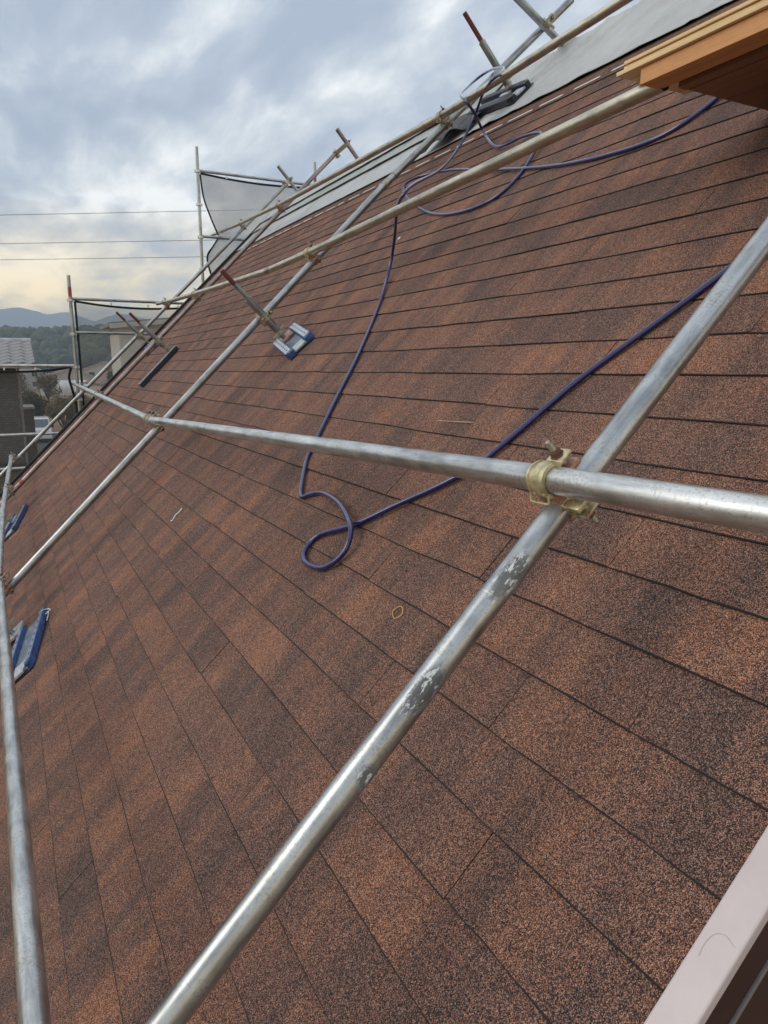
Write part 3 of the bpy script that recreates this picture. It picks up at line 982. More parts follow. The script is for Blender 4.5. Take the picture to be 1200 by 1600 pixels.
def jack(s, y, top, label, base='plate', base_y=None, base_s=None, rot=0.0, sleeve=(0.11, 0.36), red=0.10, tint='silver', side='blue', clamp_to=None, blen=0.60, tie=False, rw=0.028, lift=0.010):
    m = RM @ Matrix.Translation((s, y, 0))
    e = empty('roof_jack', m)
    tag(e, label, 'roof jack', 'screw jack feet standing on the shingles')
    I = Matrix.Identity(4)
    o = mesh_obj('screw_rod', thread_mesh(0.035, top - red), MT['galv_old'], e, I); smooth(o, 30)
    if red > 0:
        o = mesh_obj('red_rod_end', thread_mesh(top - red + 0.0005, top), MT['redpaint'], e, I); smooth(o, 30)
    bm = bmesh.new()
    lathe(bm, [(0.0180, sleeve[0]), (PR, sleeve[0]), (PR, sleeve[1]), (0.0180, sleeve[1])], 22)
    o = mesh_obj('sleeve', bm, MT['galv_old'], e, I); smooth(o, 35)
    bm = bmesh.new()                                   # winged nut
    lathe(bm, [(0.0175, sleeve[0] - 0.035), (0.026, sleeve[0] - 0.033), (0.026, sleeve[0] - 0.004), (0.0175, sleeve[0] - 0.002)], 14)
    box(bm, (-0.075, -0.007, sleeve[0] - 0.026), (-0.022, 0.007, sleeve[0] - 0.010))
    box(bm, (0.022, -0.007, sleeve[0] - 0.026), (0.075, 0.007, sleeve[0] - 0.010))
    o = mesh_obj('wing_nut', bm, MT['gold2'], e, Matrix.Rotation(0.5, 4, 'Z')); smooth(o, 35)
    by = (base_y - y) if base_y is not None else 0
    bs = (base_s - s) if base_s is not None else 0
    bmx = Matrix.Translation((bs, by, lift)) @ Matrix.Rotation(rot, 4, 'Z') @ Matrix.Diagonal((1, 1, 0.72, 1))
    if base == 'plate':
        hl = blen / 2
        b = bbox('base_plate', (-0.075, -hl + 0.02, 0.004), (0.075, hl - 0.02, 0.012), MT['steelblue'], e, bmx, 0.001)
        for sg in (-1, 1):
            bm = bmesh.new()
            x = sg * (0.105 - rw)
            pts = [(x - sg * rw, -hl), (x + sg * rw * 0.2, -hl), (x + sg * rw, -hl + 0.04), (x + sg * rw, hl - 0.03), (x + sg * rw * 0.3, hl), (x - sg * rw, hl)]
            lo = [bm.verts.new((px, py, 0.0)) for px, py in pts]; hi = [bm.verts.new((px, py, 0.052)) for px, py in pts]
            bm.faces.new(lo); bm.faces.new(hi)
            for k in range(6):
                bm.faces.new((lo[k], lo[(k + 1) % 6], hi[(k + 1) % 6], hi[k]))
            bmesh.ops.recalc_face_normals(bm, faces=bm.faces[:])
            bevel(bm, 0.0035)
            rail = mesh_obj('side_rail', bm, MT[side], e, bmx)
            top_ = bbox('rail_cover', (x - rw * 0.78, -hl + 0.045, 0.0505), (x + rw * 0.78, hl - 0.035, 0.0545), MT[tint], rail, Matrix.Identity(4), 0.001)
            for q in range(7):
                bbox('slot', (x - 0.004, -hl * 0.72 + q * hl * 0.22, 0.0535), (x + 0.005, -hl * 0.72 + q * hl * 0.22 + 0.022, 0.0556), MT['black'], rail, Matrix.Identity(4))
        for bx_ in (-0.077, 0.077):
            for by2 in (-hl + 0.02, hl - 0.05):
                bm = bmesh.new(); lathe(bm, [(0.0, 0.050), (0.0085, 0.050), (0.0085, 0.059), (0.0, 0.060)], 6)
                for v in bm.verts: v.co.x += bx_; v.co.y += by2
                mesh_obj('bolt', bm, MT['bolt'], e, bmx)
        bbox('end_plate', (-0.040, -hl + 0.004, 0.012), (0.040, -hl + 0.12, 0.030), MT['silver'], e, bmx, 0.002)
        bbox('rubber_pad', (-0.10, -hl - 0.006, -0.006), (0.10, hl - 0.03, 0.003), MT['black'], e, bmx, 0.001)
        bbox('foot_plate', (-0.065, -0.07, 0.012), (0.065, 0.07, 0.028), MT['rustcu'] if tint == 'silver' else MT['silver'], e, Matrix.Translation((0, 0, lift)) @ Matrix.Rotation(rot, 4, 'Z'), 0.002)
    else:
        hl = blen / 2
        b = bbox('channel', (-hl, -0.030, 0.0), (hl, 0.030, 0.062), MT['navy'], e, bmx, 0.003)
        bbox('channel_lip', (-hl + 0.004, 0.012, 0.062), (hl - 0.004, 0.029, 0.072), MT['silver'], b, Matrix.Identity(4), 0.001)
        bbox('channel_lip', (-hl + 0.004, -0.029, 0.062), (hl - 0.004, -0.022, 0.068), MT['silver'], b, Matrix.Identity(4), 0.001)
    if tie:
        bm = bmesh.new()
        pts = [(0.10, 0.235, 0.055), (0.118, 0.25, 0.03), (0.14, 0.225, 0.02), (0.15, 0.19, 0.028), (0.135, 0.17, 0.035), (0.122, 0.19, 0.03), (0.13, 0.215, 0.02), (0.125, 0.16, 0.012), (0.12, 0.13, 0.008)]
        sweep(bm, catmull(pts, 5), 0.003, 8)
        o = mesh_obj('tie_loop', bm, MT['white'], e, bmx)
    return e


jack(1.325, 4.585, 0.60, 'screw jack with red tip on a silver and blue slotted plate', 'plate', 4.40, 1.30, R(-14), (0.10, 0.37), 0.11, blen=0.54)
jack(1.285, 8.10, 0.60, 'screw jack with red tip on a long black channel bar', 'channel', 8.05, 1.08, R(3), (0.13, 0.42), 0.13, blen=0.58)
jack(1.52, 10.30, 0.60, 'screw jack with red tip clamped to the outermost pipe, blue foot half hidden', 'plate', 9.98, 1.46, R(-14), (0.12, 0.40), 0.15, 'blue', 'blue')
jack(3.80, 4.52, 0.63, 'tall rust topped jack on the grey ridge sheet with hose looped round it', 'plate', 4.62, 3.74, R(-13), (0.10, 0.42), 0.20, 'black', 'navy', blen=0.72, lift=0.032)
jack(-1.16, 4.60, 0.235, 'blue jack foot with white tie loop below the eave pipe', 'plate', 4.19, -1.075, R(-15), (0.10, 0.20), 0.0, 'lightblue', 'blue', tie=True, rw=0.017)
jack(-1.13, 8.08, 0.24, 'dark blue jack foot under the eave pipe at the reddish pipe', 'plate', 7.90, -1.09, R(-18), (0.10, 0.205), 0.0, 'lightblue', 'bluedark', rw=0.018)

clamp((1.325, 4.585, 0.215), (1.325, 4.677, 0.215), (0, 0, 1), (1, 0, 0), 'clamp gripping the jack of the silver and blue plate', ('gold2', 'gold2'))
clamp((1.285, 8.10, 0.21), (1.285, 8.217, 0.21), (0, 0, 1), (1, 0, 0), 'clamp gripping the jack of the black channel bar', ('gold2', 'gold2'))
clamp((1.52, 10.30, 0.20), (1.50, 10.42, 0.20), (0, 0, 1), (1, 0, 0), 'clamp gripping the jack on the outermost pipe', ('gold2', 'gold2'))

# ------------------------------------------------------------------ blue air hose
HOSE = [(2.30, 1.02, .03), (1.912, 1.144, .017), (1.626, 1.246, .017), (1.463, 1.321, .017), (1.254, 1.433, .017), (0.999, 1.577, .017), (0.698, 1.692, .017), (0.581, 1.785, .017), (0.452, 1.939, .019),
        (0.337, 2.075, .019), (0.251, 2.235, .017), (0.179, 2.242, .017), (0.147, 2.176, .017), (0.16, 2.057, .017), (0.218, 1.997, .024), (0.278, 1.994, .038), (0.33, 2.059, .046), (0.385, 2.252, .032),
        (0.403, 2.453, .017), (0.378, 2.541, .0165), (0.357, 2.593, .0165), (0.414, 2.686, .0165), (0.533, 2.83, .0165), (0.637, 2.896, .0165), (0.892, 3.066, .0165), (1.146, 3.228, .0165), (1.495, 3.5, .0165), (1.80, 3.74, .04),
        (1.93, 3.70, .15), (1.95, 3.50, .30), (1.975, 3.40, .345), (2.10, 3.48, .325), (2.50, 3.80, .20), (2.963, 4.171, .13), (3.198, 4.209, .18), (3.215, 4.048, .27), (3.139, 3.833, .325), (3.225, 3.842, .313), (3.413, 4.014, .285),
        (3.602, 4.297, .27), (3.729, 4.591, .25), (3.577, 4.571, .27), (3.251, 4.287, .322), (3.128, 4.117, .30), (3.151, 4.14, .20), (3.216, 4.25, .06), (2.967, 3.908, .03), (2.906, 3.733, .03), (2.914, 3.589, .03), (2.868, 3.395, .03),
        (2.784, 3.298, .03), (2.671, 3.239, .03), (2.486, 3.2, .017), (2.335, 3.224, .0165), (2.271, 3.359, .0165), (2.297, 3.671, .0165), (2.408, 4.04, .019), (2.482, 4.259, .08), (2.568, 4.415, .13), (2.665, 4.534, .14), (2.774, 4.571, .12),
        (2.836, 4.435, .08), (2.794, 4.107, .05), (2.629, 3.584, .03), (2.453, 2.999, .0165), (2.366, 2.659, .0165), (2.332, 2.438, .0165), (2.323, 2.258, .0165), (2.363, 2.127, .0165), (2.48, 2.024, .019), (2.562, 1.926, .05), (2.60, 1.70, .09)]
bm = bmesh.new()
sweep(bm, catmull(HOSE, 7), 0.0088, 14)
ho = mesh_obj('air_hose', bm, MT['hose'], None, RM)
smooth(ho, 60)
tag(ho, 'dark blue air hose snaking over the shingles and pipes', 'hose')

# ------------------------------------------------------------------ timber platform
tx, ty, tz = 1.793, 1.735, CAMZ + 0.847
pf = empty('timber_platform', Matrix.Translation((tx, 0, tz)))
tag(pf, 'fresh timber and plywood platform resting on the yellowish pipe', 'platform')
TY0 = -1.2
bbox('beam', (0.0, TY0, 0.0), (0.085, ty, 0.046), MT['wood'], pf, Matrix.Identity(4), 0.0015)
bbox('board', (-0.013, TY0, 0.0480), (0.30, 1.822, 0.0600), MT['wood2'], pf, Matrix.Identity(4), 0.001)
bbox('board', (0.001, TY0, 0.0630), (0.30, 1.806, 0.0735), MT['wood2'], pf, Matrix.Identity(4), 0.001)
bbox('board', (-0.006, TY0, 0.0760), (0.30, 1.800, 0.0850), MT['wood2'], pf, Matrix.Identity(4), 0.001)
bbox('joist', (0.115, TY0, -0.004), (0.15, 1.69, 0.046), MT['ply'], pf, Matrix.Identity(4), 0.0015)
bbox('plywood_deck', (0.16, TY0, -0.002), (0.68, 1.69, 0.012), MT['ply'], pf, Matrix.Identity(4), 0.001)
bbox('joist', (0.40, TY0, 0.013), (0.45, 1.65, 0.075), MT['wood'], pf, Matrix.Identity(4), 0.0015)

# ------------------------------------------------------------------ litter
bm = bmesh.new()
pts = [(0.017 * math.cos(a * math.pi / 10) + 0.002 * math.sin(a), 0.021 * math.sin(a * math.pi / 10), 0.010) for a in range(20)]
sweep(bm, pts + pts[:2], 0.0012, 6, False)
tag(mesh_obj('rubber_band', bm, MT['band'], None, RM @ Matrix.Translation((0.167, 1.569, 0))), 'orange rubber band lying on the shingles', 'rubber band')
bm = bmesh.new()
sweep(bm, catmull([(-0.035, -0.01, 0.011), (-0.012, 0.004, 0.013), (0.012, -0.002, 0.013), (0.034, 0.012, 0.012)], 5), 0.0035, 8)
sweep(bm, catmull([(-0.035, -0.01, 0.011), (-0.045, -0.02, 0.012), (-0.05, -0.005, 0.012)], 5), 0.003, 8)
tag(mesh_obj('cable_tie', bm, MT['white'], None, RM @ Matrix.Translation((0.0, 3.76, 0)) @ Matrix.Rotation(R(-10), 4, 'Z')), 'small white cut tie lying on the shingles', 'cable tie')
bm = bmesh.new(); box(bm, (-0.012, -0.009, 0.008), (0.014, 0.010, 0.014)); bevel(bm, 0.003)
tag(mesh_obj('paper_scrap', bm, MT['white'], None, RM @ Matrix.Translation((2.216, 4.19, 0)) @ Matrix.Rotation(0.5, 4, 'Z')), 'tiny pale scrap on the shingles beside the draped hose', 'scrap')
bm = bmesh.new(); sweep(bm, [(0.81, 2.115, 0.012), (0.816, 2.0, 0.011), (0.82, 1.905, 0.012)], 0.0016, 6)
tag(mesh_obj('straw_stem', bm, MT['straw'], None, RM), 'thin straw coloured stem lying along a shingle', 'straw')

bm = bmesh.new()
sweep(bm, catmull([(0.025, 0.484, 0.0142), (0.030, 0.500, 0.0142), (0.022, 0.512, 0.0142), (0.004, 0.516, 0.0142), (-0.012, 0.514, 0.0142)], 6), 0.0002, 5)
tag(mesh_obj('loose_thread', bm, MT['straw'], None, RM), 'fine dark curved thread lying on the pale verge trim', 'thread')

# ================================================================== SCAFFOLD ON THE FAR GABLE
YG = 11.6


def post(x, ztop, label, red=True, bot=0.0):
    o = pipe_world('scaffold_post', [Vector((x, YG, bot)), Vector((x, YG, CAMZ + ztop))], MT['galv_old'], label, cat='scaffold post', group='posts on the far gable', up=(1, 0, 0))
    H = CAMZ + ztop - bot
    bm = bmesh.new(); lathe(bm, [(PR * 0.99, H - 0.30), (PR + 0.0012, H - 0.30), (PR + 0.0012, H - 0.16), (PR * 0.99, H - 0.16)], 20)
    if red:
        c = mesh_obj('red_band', bm, MT['redband'], o, Matrix.Identity(4)); smooth(c, 40)
    else:
        bm.free()
    for k in range(14):
        z = H - 0.34 - k * 0.475
        if z < 0.2: break
        bm = bmesh.new()
        lathe(bm, [(PR * 0.99, z - 0.03), (PR + 0.012, z - 0.026), (PR + 0.012, z + 0.008), (PR * 0.99, z + 0.012)], 16)
        for a in range(4):
            ca, sa = math.cos(a * math.pi / 2), math.sin(a * math.pi / 2)
            box(bm, (ca * 0.036 - 0.012, sa * 0.036 - 0.012, z - 0.024), (ca * 0.036 + 0.012, sa * 0.036 + 0.012, z + 0.012))
        c = mesh_obj('wedge_socket', bm, MT['galv'], o, Matrix.Identity(4)); smooth(c, 40)
    return o


post(0.965, 1.33, 'scaffold post with red band beyond the verge carrying the lower mesh sheet')
post(2.905, 3.30, 'tall scaffold post without band carrying the upper mesh sheet', red=False)
post(4.83, 3.32, 'red banded scaffold post peeping over the ridge')
post(-0.9, 0.9, 'scaffold post at the outer corner beside the tiled house')


def rail(x0, x1, z, label, mat_='galv_old', r=0.0213):
    return pipe_world('scaffold_rail', [Vector((x0, YG, CAMZ + z)), Vector((x1, YG, CAMZ + z))], MT[mat_], label, cat='scaffold rail', group='rails on the far gable', rad=r, up=(0, 0, 1))


rail(0.99, 2.88, 1.005, 'rail with mesh sheet tied below it, above the distant mountains')
rail(0.99, 2.88, 0.53, 'middle rail in front of the gabled house')
rail(-0.875, 0.94, 0.05, 'rail with black hem in front of the tiled house eave', 'galv')
rail(-0.875, 0.94, -0.93, 'lower rail crossing in front of the white van', 'galv')
rail(-0.875, 0.94, -1.42, 'lowest rail below the parked van', 'galv')
rail(2.93, 4.81, 2.965, 'high rail carrying the upper mesh sheet')
rail(2.93, 4.81, 2.02, 'rail crossing the lower part of the upper mesh sheet')


def sheet(name, fn, nu, nv, mat_, label):
    bm = bmesh.new()
    rows = [[bm.verts.new(fn(i / nu, j / nv)) for j in range(nv + 1)] for i in range(nu + 1)]
    for a, b in zip(rows, rows[1:]):
        for j in range(nv):
            bm.faces.new((a[j], b[j], b[j + 1], a[j + 1]))
    o = mesh_obj(name, bm, mat_)
    smooth(o, 80)
    return o


def hem(parent, pts, r=0.016):
    bm = bmesh.new()
    P = catmull(pts, 6)
    n = len(P)
    for a, b in zip(P, P[1:]):
        pass
    sweep(bm, P, r, 8)
    for v in bm.verts:
        v.co.y = YG + 0.035 + (v.co.y - YG - 0.035) * 0.35
    o = mesh_obj('hem', bm, MT['hem'], parent, Matrix.Identity(4))
    smooth(o, 60)
    return o


def eyelets(parent, pts):
    for p in pts:
        bbox('eyelet_tie', (p[0] - 0.012, YG - 0.01, p[1] - 0.018), (p[0] + 0.012, YG + 0.012, p[1] + 0.018), MT['white'], parent, Matrix.Identity(4), 0.004)


def rip(x, z):
    return 0.035 + 0.03 * noise.noise(Vector((x * 1.3, z * 0.9, 2.0))) + 0.012 * noise.noise(Vector((x * 4, z * 2.5, 5.0)))


# lower sheet between the posts
def fA(u, v):
    x = 1.02 + u * 1.85
    top = CAMZ + 0.985 - 0.075 * math.sin(u * math.pi) ** 0.8
    z = top + v * (CAMZ - 3.5 - top)
    return (x, YG + rip(x, z), z)


A = sheet('mesh_sheet', fA, 40, 40, MT['sheet'], '')
tag(A, 'grey mesh sheet between posts, mountains showing through it', 'mesh sheet')
hem(A, [(1.02, YG + .03, CAMZ + .975), (1.45, YG + .03, CAMZ + .925), (1.95, YG + .03, CAMZ + .905), (2.45, YG + .03, CAMZ + .925), (2.87, YG + .03, CAMZ + .975)])
hem(A, [(1.025, YG + .03, CAMZ + .97), (1.03, YG + .03, CAMZ + .4), (1.03, YG + .03, CAMZ - .4), (1.03, YG + .03, CAMZ - 1.4)])
eyelets(A, [(1.52, CAMZ + .955), (2.05, CAMZ + .95), (2.5, CAMZ + .955)])


def fB(u, v):
    x = -0.87 + u * 1.80
    top = CAMZ + 0.03 - 0.07 * math.sin(u * math.pi) ** 0.8
    z = top + v * (CAMZ - 4.5 - top)
    return (x, YG + rip(x, z), z)


B = sheet('mesh_sheet', fB, 40, 40, MT['sheet_dark'], '')
tag(B, 'dark mesh sheet hanging in front of the tiled house and van', 'mesh sheet')
hem(B, [(-0.87, YG + .03, CAMZ + .02), (-0.4, YG + .03, CAMZ - .03), (0.05, YG + .03, CAMZ - .04), (0.55, YG + .03, CAMZ - .02), (0.90, YG + .03, CAMZ + .03)])
hem(B, [(0.90, YG + .03, CAMZ + .02), (0.86, YG + .03, CAMZ - .12), (0.89, YG + .03, CAMZ - .30), (0.93, YG + .03, CAMZ - .55), (0.93, YG + .03, CAMZ - 1.1)], 0.018)
eyelets(B, [(0.02, CAMZ + .005), (0.42, CAMZ + .005)])


def fC(u, v):
    z = CAMZ + 2.93 - v * 3.4 - 0.04 * math.sin(u * math.pi) * (1 - v)
    zz = z - CAMZ
    # left edge swings away from the post, then back where it is tied to the rail
    pts = [(2.95, 2.94), (2.98, 2.6), (3.07, 2.32), (3.20, 2.06), (3.12, 1.92), (3.0, 1.72), (3.04, 1.45), (3.02, 0.9), (3.0, -0.6)]
    xl = pts[-1][0]
    for (xa, za), (xb, zb) in zip(pts, pts[1:]):
        if za >= zz >= zb:
            xl = xa + (xb - xa) * (za - zz) / (za - zb); break
    x = xl + u * (4.80 - xl)
    return (x, YG + rip(x, z), z)


Cc = sheet('mesh_sheet', fC, 40, 60, MT['sheet_pale'], '')
tag(Cc, 'pale grey mesh sheet high beyond the ridge, loose at its left edge', 'mesh sheet')
hem(Cc, [(2.95, YG + .03, CAMZ + 2.94), (3.4, YG + .03, CAMZ + 2.905), (3.9, YG + .03, CAMZ + 2.89), (4.4, YG + .03, CAMZ + 2.905), (4.80, YG + .03, CAMZ + 2.93)])
hem(Cc, [(2.95, YG + .03, CAMZ + 2.92), (2.985, YG + .03, CAMZ + 2.6), (3.08, YG + .03, CAMZ + 2.32), (3.19, YG + .03, CAMZ + 2.06)], 0.013)
hem(Cc, [(3.19, YG + .03, CAMZ + 2.02), (3.11, YG + .03, CAMZ + 1.90), (3.0, YG + .03, CAMZ + 1.72), (3.05, YG + .03, CAMZ + 1.45)], 0.015)
eyelets(Cc, [(3.35, CAMZ + 2.915), (3.85, CAMZ + 2.91)])

# ================================================================== SURROUNDINGS
def ground_mat():
    m, t, b = mat('dry_field')
    tc_ = N(t, 'ShaderNodeTexCoord')
    n1_ = N(t, 'ShaderNodeTexNoise', Scale=0.02, Detail=8.0, Roughness=0.6)
    mp_ = N(t, 'ShaderNodeMapping'); mp_.inputs['Scale'].default_value = (0.35, 1.0, 1)
    L(t, tc_.outputs['Object'], mp_.inputs[0]); L(t, mp_.outputs[0], n1_.inputs['Vector'])
    rp = ramp(t, [(0.34, (0.10, 0.085, 0.045)), (0.46, (0.20, 0.125, 0.075)), (0.55, (0.28, 0.18, 0.11)), (0.66, (0.13, 0.11, 0.06))], n1_.outputs[0])
    n2_ = N(t, 'ShaderNodeTexNoise', Scale=1.5, Detail=6.0)
    L(t, tc_.outputs['Object'], n2_.inputs['Vector'])
    c = mixc(t, 0.35, rp.outputs[0], n2_.outputs[0], 'OVERLAY')
    L(t, c, b.inputs['Base Color'])
    b.inputs['Roughness'].default_value = 0.95
    return m


bm = bmesh.new()
rows = []
xs = [-6000, -2000, -800, -300, -120, -60, -20, 0, 20, 60, 120, 300, 800, 2000, 6000]
ys = [-3000, -600, -100, -30, 0, 20, 40, 60, 90, 150, 300, 600, 1200, 2500, 6000]
for y in ys:
    rows.append([bm.verts.new((x, y, 0)) for x in xs])
for a, b in zip(rows, rows[1:]):
    for i in range(len(xs) - 1):
        bm.faces.new((a[i], a[i + 1], b[i + 1], b[i]))
tag(mesh_obj('ground', bm, ground_mat()), kind='structure')
asph = simple('asphalt', (0.055, 0.055, 0.058), 0.9, 0, 0.25, 6, 0.1)
bm = bmesh.new(); box(bm, (-14, 24, -0.2), (16, 72, 0.012))
tag(mesh_obj('car_park', bm, asph), kind='structure')
for x in (-1.4, 1.15, 3.7, 6.25):
    bm = bmesh.new(); box(bm, (x, 50.5, 0.0), (x + 0.13, 58.5, 0.017))
    tag(mesh_obj('parking_line', bm, MT['white']), kind='structure')
bm = bmesh.new(); box(bm, (-10, 52.2, 0.0), (12, 52.33, 0.0165))
tag(mesh_obj('parking_line', bm, MT['white']), kind='structure')


def quad_prism(bm, pts, thick, mi=0):
    """extrude polygon (list of Vector) by vector thick"""
    a = [bm.verts.new(p) for p in pts]; b = [bm.verts.new(Vector(p) + Vector(thick)) for p in pts]
    n = len(pts)
    bm.faces.new(a); bm.faces.new(list(reversed(b)))
    for i in range(n):
        bm.faces.new((a[(i + 1) % n], a[i], b[i], b[(i + 1) % n]))
    bmesh.ops.recalc_face_normals(bm, faces=bm.faces[:])


WALLS = {}


def brick_wall_mat(name, c1, c2, mortar, scale):
    m, t, b = mat(name)
    tc_ = N(t, 'ShaderNodeTexCoord')
    mp_ = N(t, 'ShaderNodeMapping'); mp_.inputs['Rotation'].default_value = (R(90), 0, 0)
    L(t, tc_.outputs['Object'], mp_.inputs[0])
    bk = N(t, 'ShaderNodeTexBrick', Scale=scale)
    bk.inputs['Color1'].default_value = c1 + (1,); bk.inputs['Color2'].default_value = c2 + (1,); bk.inputs['Mortar'].default_value = mortar + (1,)
    bk.inputs['Mortar Size'].default_value = 0.02
    L(t, mp_.outputs[0], bk.inputs['Vector'])
    nz = N(t, 'ShaderNodeTexNoise', Scale=2.0, Detail=5.0); L(t, tc_.outputs['Object'], nz.inputs['Vector'])
    c = mixc(t, 0.4, bk.outputs[0], nz.outputs[0], 'OVERLAY')
    L(t, c, b.inputs['Base Color'])
    b.inputs['Roughness'].default_value = 0.85
    bp = N(t, 'ShaderNodeBump', Strength=0.4, Distance=0.01); L(t, bk.outputs['Fac'], bp.inputs['Height']); bp.invert = True
    L(t, bp.outputs[0], b.inputs['Normal'])
    return m


# ---- the neighbour's tiled house
nb = empty('tiled_house', Matrix.Translation((-3, 22, 0)))
tag(nb, 'neighbouring house with grey glazed tile roof and dark brick patterned wall', 'house')
wallm = brick_wall_mat('dark_tile_wall', (0.15, 0.135, 0.12), (0.11, 0.10, 0.09), (0.05, 0.047, 0.045), 4.2)
eaveY, ridgeY, eaveZ, ridgeZ = 20.0, 21.75, CAMZ + 0.16, CAMZ + 0.74
bbox('wall', (-5.0, -1.62, 0), (3.30, 4.0, eaveZ - 0.12), wallm, nb, Matrix.Identity(4))
bbox('string_course', (-5.01, -1.66, 3.05), (3.34, -1.5, 3.25), simple('dark_band', (0.05, 0.047, 0.045), 0.8), nb, Matrix.Identity(4))
bbox('downpipe', (3.31, -1.60, 0), (3.37, -1.53, eaveZ - 0.1), simple('grey_pipe', (0.22, 0.22, 0.23), 0.5), nb, Matrix.Identity(4), 0.01)
bbox('soffit', (-5.2, -2.0, eaveZ - 0.14), (3.72, 3.5, eaveZ - 0.06), simple('soffit_grey', (0.2, 0.2, 0.2), 0.7), nb, Matrix.Identity(4))
bbox('gutter', (-5.2, -2.12, eaveZ - 0.14), (3.66, -2.0, eaveZ - 0.02), simple('gutter_grey', (0.30, 0.32, 0.34), 0.35), nb, Matrix.Identity(4), 0.02)
bm = bmesh.new()
quad_prism(bm, [Vector((-5.2, -2.0, eaveZ - 0.05)), Vector((-5.2, -0.25, ridgeZ - 0.05)), Vector((-5.2, 1.5, eaveZ - 0.05))], (8.92, 0, 0))
rf = mesh_obj('roof', bm, simple('tile_bed', (0.08, 0.08, 0.085), 0.8), nb, Matrix.Identity(4))
tile_m = simple('glazed_tile', (0.36, 0.355, 0.37), 0.28, 0.7, 0.3, 5, 0.0, 0.3)
bm = bmesh.new()
nseg = 8
sl = math.atan2(ridgeZ - eaveZ, 1.75)
rowsn = 7
TL = 1.75 / math.cos(sl) / rowsn
top_, bot_ = [], []
for i in range(nseg + 1):
    u = i / nseg
    h_ = 0.022 * math.cos(u * 2 * math.pi) + 0.012
    top_.append((u * 0.30, h_ + 0.08)); bot_.append((u * 0.30, h_ + 0.012))
va = [bm.verts.new((x, 0, z)) for x, z in top_]; vb = [bm.verts.new((x, TL * 1.15, z - 0.085)) for x, z in top_]; vc = [bm.verts.new((x, 0, z - 0.03)) for x, z in bot_]
for i in range(nseg):
    bm.faces.new((va[i], va[i + 1], vb[i + 1], vb[i])); bm.faces.new((vc[i], vc[i + 1], va[i + 1], va[i]))
tile_me = bpy.data.meshes.new('roof_tile'); bm.to_mesh(tile_me); bm.free(); tile_me.materials.append(tile_m)
for p in tile_me.polygons: p.use_smooth = True
sq = Matrix.Rotation(sl, 4, 'X')
for r_ in range(rowsn):
    for c_ in range(20):
        x = 3.72 - 0.30 * (c_ + 1)
        link('roof_tile', tile_me, None, rf, Matrix.Translation((x, -2.02, eaveZ - 0.03)) @ sq @ Matrix.Translation((0, r_ * TL, 0)))
bm = bmesh.new(); lathe(bm, [(0.0, -5.2), (0.085, -5.2), (0.085, 3.74), (0.0, 3.74)], 14)
o = mesh_obj('ridge_tile', bm, tile_m, rf, Matrix.Translation((0, -0.25, ridgeZ - 0.01)) @ Matrix.Rotation(R(90), 4, 'Y')); smooth(o, 40)

# ---- small brick outbuilding and wall
ob = empty('brick_outbuilding', Matrix.Translation((0.2, 34, 0)))
tag(ob, 'small flat roofed brown brick outbuilding beside the tiled house', 'outbuilding')
bbox('wall', (-1.6, -1, 0), (0.78, 1.2, CAMZ - 1.62), brick_wall_mat('brown_brick', (0.115, 0.08, 0.065), (0.09, 0.065, 0.055), (0.05, 0.045, 0.04), 2.5), ob, Matrix.Identity(4))
bbox('coping', (-1.65, -1.06, CAMZ - 1.62), (0.84, 1.26, CAMZ - 1.52), simple('coping_grey', (0.22, 0.20, 0.19), 0.7), ob, Matrix.Identity(4), 0.01)


